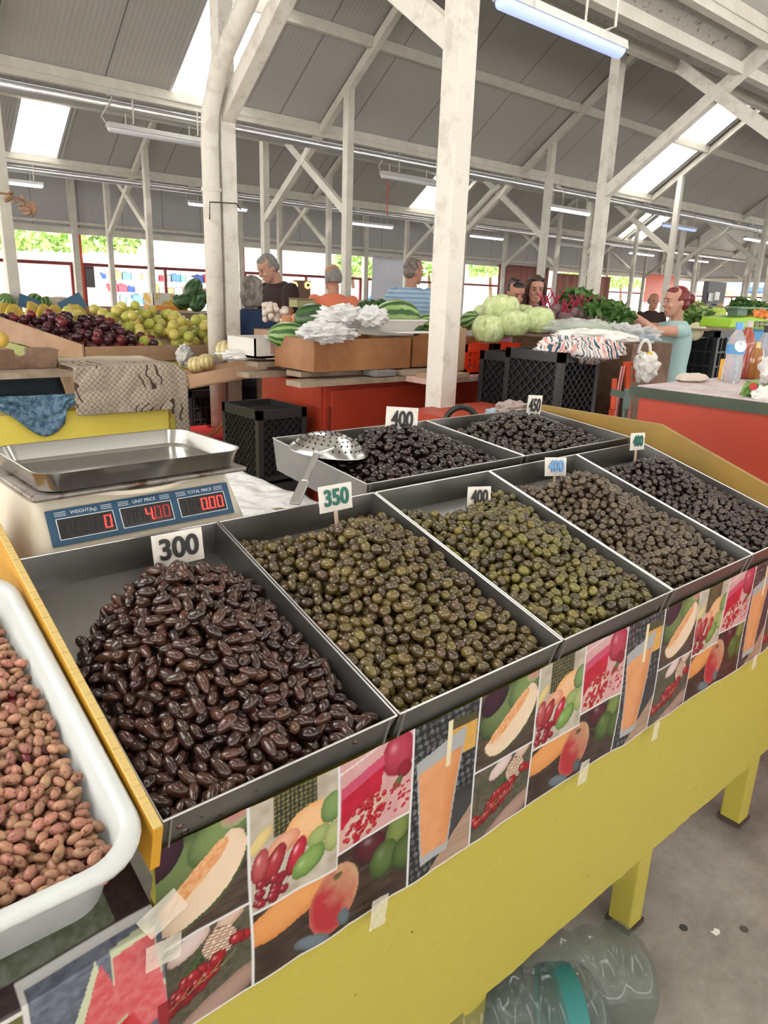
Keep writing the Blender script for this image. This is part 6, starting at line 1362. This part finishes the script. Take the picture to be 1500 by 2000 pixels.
for i,(px,l,r_) in enumerate([(524,'left round lamp glowing behind the brown shirt man',15),(601,'right round lamp glowing behind the brown shirt man',15)]):
    px=400+px/3; q=PY(px,557,YW-.451); t=empty('round_lamp',q,0,l,'lamp'); b=MB(); b.lathe([(.10,0),(.10,.03)],M=Euler((R(90),0,R(0))).to_matrix().to_4x4(),n=18); b.build('lamp_disc',mat('glowing_lamp_ring',(1,.62,.25),.5,emit=1.5),t); b=MB(); b.lathe([(.04,0),(.04,.05)],M=Euler((R(90),0,0)).to_matrix().to_4x4(),n=14); b.build('lamp_hub',m_dkw,t)
b=MB(); q0=PY(575,547,YW-.45); q1=PY(606,585,YW-.45); b.box((q0.x,YW-.45,0),(q1.x,YW-.35,q0.z)); tag(b.build('brown_cabinet',mat('brown_board',(.20,.11,.07),.6)),'brown board carrying the glowing round lamps','board')
# far umbrella outside the end wall
t=empty('parasol',(0,0,0),0,'blue and white parasol seen through the end windows','parasol'); q=PX(1440,562,XW+11); b=MB(); b.lathe([(.02,.9),(2.4,0),(2.42,-.25)],(q.x,q.y,q.z),n=16,cap=False); b.build('canopy',mat('blue_canopy',(.03,.08,.40),.6),t); b=MB(); b.tube([(q.x,q.y,0),(q.x,q.y,q.z+.9)],.04,8); b.build('pole',m_paint,t)
t=empty('parasol',(0,0,0),0,'striped orange awning seen through the end windows behind the seller','parasol'); q=PX(1358,560,XW+4); b=MB(); b.lathe([(.02,.6),(2.4,0),(2.42,-.25)],(q.x,q.y,q.z),n=16,cap=False); b.build('canopy',mat('orange_stripes',(.75,.30,.15),.6,var=(.75,.7,.62),scale=3),t); b=MB(); b.tube([(q.x,q.y,0),(q.x,q.y,q.z+.6)],.04,8); b.build('pole',m_paint,t)

# ================================================================== people
m_skin=mat('fair_skin',(.52,.29,.21),.5,var=(.46,.23,.16),scale=12,bump=.08,bscale=60); m_skt=mat('tanned_skin',(.46,.23,.15),.5,var=(.38,.17,.11),scale=12)
m_eye=mat('dark_eye',(.03,.02,.018),.3); m_lip=mat('lip_skin',(.38,.13,.11),.45); m_pants=mat('dark_trousers',(.03,.03,.045),.8)
HEADP=[(-.118,.018,-.080,-.050),(-.106,.038,-.094,-.022),(-.085,.052,-.096,.015),(-.055,.062,-.092,.052),(-.015,.069,-.091,.080),(.02,.073,-.089,.090),(.05,.075,-.091,.093),(.08,.068,-.081,.083),(.10,.052,-.058,.062),(.113,.030,-.030,.036),(.118,.008,-.008,.012)]
def tmp_remesh(b,name,m,parent,vox,smooth=4):
    o=b.build(name,m,parent,smooth=True); md=o.modifiers.new('r','REMESH'); md.mode='VOXEL'; md.voxel_size=vox; md.use_smooth_shade=True
    s=o.modifiers.new('s','SMOOTH'); s.factor=.5; s.iterations=smooth; return o
def limb(b,pts,rad):
    P=[];Rr=[]
    for i in range(len(pts)-1):
        a,c=Vector(pts[i]),Vector(pts[i+1])
        for k in range(5): t=k/5; P.append(a*(1-t)+c*t); Rr.append((rad[i]*(1-t)+rad[i+1]*t)*(1+.10*sin(pi*t)))
    P.append(Vector(pts[-1])); Rr.append(rad[-1]); b.tube(P,Rr,12)
    for p,r in zip(pts,rad): b.ball(p,r,10,8)
def hand(b,w,d,side,curl=.5,s=1.0,palm=None):
    w=Vector(w); d=Vector(d).normalized(); up=Vector((0,0,1)) if abs(d.z)<.85 else Vector((0,-1,0)); x=d.cross(up).normalized()*side; n=x.cross(d).normalized()*side
    M=Matrix((( *[x[i] for i in (0,)],d[0],n[0]),(x[1],d[1],n[1]),(x[2],d[2],n[2])))
    b.ball(w+d*.045*s,(.042*s,.052*s,.018*s),12,8,M=M)
    for k in range(4):
        base=w+d*.080*s+x*(.030-.020*k)*s; L_=(.070,.078,.072,.056)[k]*s; c=curl*1.2; p=base; pts=[w+d*.05*s+x*(.026-.018*k)*s,base]; a=.15
        for j in range(3): a+=c*.5; q=p+(d*cos(a)-n*sin(a))*L_*(.42,.32,.26)[j]; pts.append(q); p=q
        b.tube(pts,[.0105*s,.010*s,.0095*s,.009*s,.0075*s],8)
    p0=w+d*.02*s+x*.030*s; b.tube([p0,p0+(d*.5+x*.75)*.035*s,p0+(d*.9+x*.75-n*.3)*.055*s],[.013*s,.011*s,.008*s],8)
def person(label,pos,H_,yaw,head=(0,0,0),arms=None,shirt=None,sleeve=.45,hair='short',hairm=None,skin=None,lean=0,female=False,shirtname='shirt',pants=None,fat=1.0,curl=.5,extra=None):
    skin=skin or m_skin; k=H_/1.75; t=empty('person',pos,R(yaw),label,'person'); t.scale=(k,k,k); sw=.165 if female else .195
    ML=Matrix.Translation((0,0,1.0))@Matrix.Rotation(R(lean),4,'X')@Matrix.Translation((0,0,-1.0))      # lean of the upper body
    def T(p): return ML@Vector(p)
    MH=ML@Matrix.Translation((0,-.012,1.50))@Euler((R(head[0]),R(head[1]),R(head[2]))).to_matrix().to_4x4()@Matrix.Translation((0,0,.135))
    A=arms or {1:[(.235,.03,1.14),(.23,-.10,.90)],-1:[(-.235,.03,1.14),(-.23,-.10,.90)]}
    b=MB(); tor=[(.88,.155,.11,0),(1.0,.150,.10,0),(1.12,.135,.095,0),(1.27,.155,.105,0),(1.38,.175,.10,0),(1.44,sw*.85,.08,0),(1.475,.07,.06,0)]
    b.rings([[T((hx*fat*cos(a),cy+hy*fat*sin(a),z)) for a in [2*pi*i/20 for i in range(20)]] for z,hx,hy,cy in tor])
    b.tube([T((0,0,1.42)),T((0,-.005,1.50)),MH@Vector((0,.015,-.07))],[.060,.053,.054] if not female else [.050,.044,.046],14)
    rs=[]
    for z,w,f,bk in HEADP: rs.append([MH@Vector((w*cos(a),(f+bk)/2+(bk-f)/2*sin(a),z)) for a in [2*pi*i/20 for i in range(20)]])
    b.rings(rs)
    nr=[MH@Vector(p) for p in ((0,-.088,.022),(0,-.098,.0),(0,-.112,-.022),(0,-.104,-.032))]; b.tube(nr,[.008,.011,.0135,.012],8)
    for s in (-1,1):
        b.ball(MH@Vector((s*.074,.008,-.012)),(.009,.019,.031),8,8,M=MH.to_3x3()); b.ball(MH@Vector((s*.036,-.070,-.030)),(.022,.020,.020),8,8,M=MH.to_3x3()); b.ball(MH@Vector((s*.030,-.083,.034)),(.022,.010,.007),8,6,M=MH.to_3x3())
        e,w=A[s]; sh=T((s*sw*.95,0,1.405)); e=T(e) ; w=T(w)
        limb(b,[sh,e,w],[.052*fat,.040,.027] if not female else [.043*fat,.035,.023]); hand(b,w,(w-e),s,curl,.95 if female else 1.05)
    b.tube([MH@Vector((-.022,-.090,-.062)),MH@Vector((0,-.098,-.060)),MH@Vector((.022,-.090,-.062))],[.006,.009,.006],8)
    for s in (-1,1): limb(b,[(s*.085,0,.90),(s*.095,-.01,.48),(s*.10,.02,.08)],[.080,.055,.040]); b.ball((s*.10,-.05,.04),(.045,.12,.04),10,8)
    body=tmp_remesh(b,'body',skin,t,.0075)
    for s in (-1,1):
        b=MB(); b.ball(MH@Vector((s*.030,-.088,.010)),(.0125,.006,.0055),8,6,M=MH.to_3x3()); b.build('eye',m_eye,t,smooth=True)
        b=MB(); b.tube([MH@Vector((s*.014,-.094,.029)),MH@Vector((s*.030,-.093,.034)),MH@Vector((s*.048,-.080,.029))],[.003,.004,.002],6); b.build('eyebrow',hairm or m_eye,t)
    b=MB(); b.ball(MH@Vector((0,-.094,-.064)),(.021,.008,.0065),10,6,M=MH.to_3x3()); b.build('lips',m_lip,t,smooth=True)
    # clothing
    b=MB(); z0=.86; s_=.016
    tor2=[(z0,.172,.125,0),(1.0,.165,.118,0),(1.12,.152,.112,0),(1.27,.168,.120,0),(1.38,.182,.112,0),(1.435,sw*.92,.092,0),(1.468,.098,.078,0),(1.482,.075,.066,0)]
    b.rings([[T((hx*fat*(1+.03*nz(a*2,z*6,H_))*cos(a),hy*fat*(1+.05*nz(a*3,z*5,H_))*sin(a),z)) for a in [2*pi*i/28 for i in range(28)]] for z,hx,hy,cy in tor2])
    if female: 
        for s in (-1,1): b.ball(T((s*.07,-.085,1.27)),(.065,.055,.06),12,8)
    for s in (-1,1):
        e,w=A[s]; sh=T((s*sw*.93,0,1.405)); e=T(e); w=T(w); q=sh+(e-sh)*min(1,sleeve)
        pts=[sh,q]; rr=[.068*fat if not female else .056*fat,(.064 if not female else .052)*fat]
        if sleeve>1: pts=[sh,e,e+(w-e)*(sleeve-1)]; rr=[.068*fat,.056,.043]
        if sleeve>0: limb(b,pts,rr)
    o=tmp_remesh(b,shirtname,shirt,t,.010,3)
    b=MB(); b.rings([[Vector((hx*fat*cos(a),hy*fat*sin(a),z)) for a in [2*pi*i/20 for i in range(20)]] for z,hx,hy in ((.93,.165,.122),(.86,.172,.13),(.80,.168,.125))])
    for s in (-1,1): limb(b,[(s*.085,0,.84),(s*.095,-.005,.48),(s*.10,.02,.07)],[.092,.068,.056])
    tmp_remesh(b,'trousers',pants or m_pants,t,.014,3)
    # hair
    if hair and hair!='none':
        b=MB(); H3=MH.to_3x3(); fz=lambda v:1+.05*nz(v.x*6,v.y*6,v.z*3)
        def hb(c,r): b.ball(MH@Vector(c),r,22,16,M=H3,fn=fz)
        if hair!='balding': hb((0,-.022,.080),(.064,.054,.036))
        if hair=='short': hb((0,.020,.032),(.081,.088,.092)); hb((0,.045,-.02),(.070,.058,.055))
        if hair=='balding':
            for i in range(13):
                a=R(-15+i*17.5); hb((.066*cos(a),.018+.068*sin(a),-.005),(.020,.020,.050))
            hb((0,.052,.035),(.062,.045,.055))
        if hair=='bob':
            hb((0,.022,.030),(.092,.100,.098)); hb((0,.050,-.05),(.092,.070,.085)); hb((.070,.015,-.06),(.028,.055,.080)); hb((-.070,.015,-.06),(.028,.055,.080)); hb((0,.05,-.11),(.078,.055,.045))
        if hair=='bun': hb((0,.022,.032),(.079,.090,.090)); hb((0,.050,-.02),(.068,.055,.055)); hb((0,.105,.065),(.036,.036,.036))
        if hair=='lowbun': hb((0,.024,.030),(.081,.092,.092)); hb((0,.052,-.025),(.068,.055,.055)); hb((0,.130,.005),(.036,.034,.042))
        if hair=='long':
            hb((0,.024,.032),(.083,.092,.092)); 
            for s in (-1,1): b.tube([MH@Vector(p) for p in ((s*.05,-.035,.09),(s*.080,-.020,.02),(s*.088,.0,-.07),(s*.095,.005,-.16),(s*.085,-.01,-.22))],[.02,.028,.032,.034,.018],10)
            hb((0,.06,-.09),(.08,.045,.14))
        o=tmp_remesh(b,'hair',hairm,t,.006,2)
    return t,MH,T
def at_head(px,py,D,H_):      # where a standing person's feet are, from the top of the head
    p=PD(px,py,D); return Vector((p.x,p.y,0)), p.z
m_navy=mat('navy_cloth',(.012,.03,.085),.8,bump=.2,bscale=20); m_brn=mat('dark_brown_cotton',(.035,.018,.016),.85); m_orcl=mat('orange_shirt_cloth',(.72,.20,.11),.8,bump=.15,bscale=16)
m_str=mat('striped_polo_cloth',(.30,.45,.62),.8); nt=m_str.node_tree; wv=nt.nodes.new('ShaderNodeTexWave'); wv.bands_direction='Z'; wv.inputs['Scale'].default_value=7.5; rp=nt.nodes.new('ShaderNodeValToRGB'); rp.color_ramp.interpolation='CONSTANT'; rp.color_ramp.elements[0].color=(.22,.38,.60,1); rp.color_ramp.elements[1].position=.55; rp.color_ramp.elements[1].color=(.62,.68,.74,1)
k_=rp.color_ramp.elements.new(.8); k_.color=(.36,.52,.68,1); tq=nt.nodes.new('ShaderNodeTexCoord'); nt.links.new(tq.outputs['Object'],wv.inputs[0]); nt.links.new(wv.outputs['Fac'],rp.inputs[0]); nt.links.new(rp.outputs[0],nt.nodes['Principled BSDF'].inputs['Base Color'])
m_mauve=mat('mauve_cloth',(.26,.10,.15),.85); m_teal=mat('pale_aqua_cloth',(.34,.50,.50),.75,bump=.5,bscale=14); m_purp=mat('dark_purple_cloth',(.035,.02,.05),.8)
m_greyh=mat('grey_streaked_hair',(.30,.27,.25),.6,var=(.09,.07,.06),scale=20); m_silvh=mat('silver_hair',(.27,.26,.25),.7,var=(.16,.15,.14),scale=30); m_brh=mat('dark_brown_hair',(.035,.020,.014),.5,var=(.08,.04,.025),scale=20); m_blh=mat('black_hair',(.010,.009,.010),.4); m_redh=mat('dark_red_hair',(.20,.016,.018),.4,var=(.09,.008,.012),scale=20); m_salt=mat('greying_brown_hair',(.10,.075,.06),.6,var=(.25,.22,.20),scale=30)
feet,z=at_head(491,543,4.95,1.6)
person('grey-haired woman in a navy shirt, seen from behind',feet,z+.01,125,(6,0,-10),None,m_navy,.7,'bob',m_greyh,fat=1.12,female=True,shirtname='navy_shirt')
feet,z=at_head(560,500,6.3,1.8)
person('grey-haired man in a dark brown t-shirt leaning and reaching to the left',feet,z+.04,-85,(20,0,-12),{1:[(.30,-.16,1.24),(.18,-.42,1.20)],-1:[(-.26,-.22,1.22),(-.06,-.44,1.20)]},m_brn,.62,'short',m_silvh,skin=m_skin,lean=14,fat=1.15,shirtname='brown_t_shirt')
feet,z=at_head(652,517,6.0,1.75)
person('older man with thin white hair in an orange shirt, seen from behind',feet,z,150,(8,0,16),None,m_orcl,.6,'balding',m_silvh,fat=1.05,skin=m_skt,shirtname='orange_shirt')
feet,z=at_head(806,505,6.5,1.8)
person('dark-haired man in a blue and white striped polo, back turned, face to the right',feet,z,122,(4,0,-42),None,m_str,.62,'short',m_salt,fat=1.18,skin=m_skt,shirtname='striped_polo')
feet,z=at_head(1002,545,5.6,1.6)
person('woman with black hair in a bun looking down behind the cabbages',feet,z,-25,(24,0,4),None,m_mauve,.6,'bun',m_blh,female=True,skin=m_skt,shirtname='mauve_top')
feet,z=at_head(1045,538,5.75,1.65)
t,MH,T=person('brunette woman in a mauve top with sunglasses pushed up on her hair',feet,z,-30,(14,0,-6),None,m_mauve,.55,'long',m_brh,female=True,shirtname='mauve_t_shirt')
b=MB()
for s in (-1,1): b.ball(MH@Vector((s*.035,-.060,.098)),(.028,.010,.018),12,8,M=MH.to_3x3())
b.tube([MH@Vector((-.085,.03,.05)),MH@Vector((-.07,-.05,.10)),MH@Vector((0,-.068,.10)),MH@Vector((.07,-.05,.10)),MH@Vector((.085,.03,.05))],.004,6)
g=b.build('sunglasses',m_eye,None,smooth=True); g.matrix_world=Matrix.Translation(t.location)@t.rotation_euler.to_matrix().to_4x4()@Matrix.Diagonal((t.scale.x,)*3+(1,)); tag(g,'dark sunglasses on top of the brunette woman head','sunglasses')
feet,z=at_head(1332,560,4.75,1.6)
t,MH,T=person('red-haired seller in a pale aqua top holding up a plastic bag',feet,z,-128,(8,0,6),{1:[(.20,-.25,1.40),(.06,-.46,1.55)],-1:[(-.20,-.25,1.42),(-.03,-.49,1.57)]},m_teal,.22,'lowbun',m_redh,female=True,fat=1.08,shirtname='aqua_top',pants=m_purp,curl=.9)
Mw=Matrix.Translation(t.location)@t.rotation_euler.to_matrix().to_4x4()@Matrix.Diagonal((t.scale.x,)*3+(1,))
hc=Mw@Vector((.03,-.52,1.46))
blob('carrier_bag',hc+Vector((0,0,-.10)),(.09,.07,.12),m_film,'thin clear plastic bag held in the seller hands','bag',71,.45,2.4)
feet,z=at_head(1277,573,9.5,1.6)
person('distant bald man behind the seller, looking at the viewer',feet,z,-38,(8,0,0),None,m_brn,.6,'balding',m_silvh,skin=m_skt,shirtname='dark_shirt')
feet,z=at_head(856,583,7.5,1.5)
person('dark-haired person mostly hidden right of the striped polo man',feet,z-.02,60,(20,0,0),None,m_navy,.6,'short',m_blh,shirtname='dark_shirt')
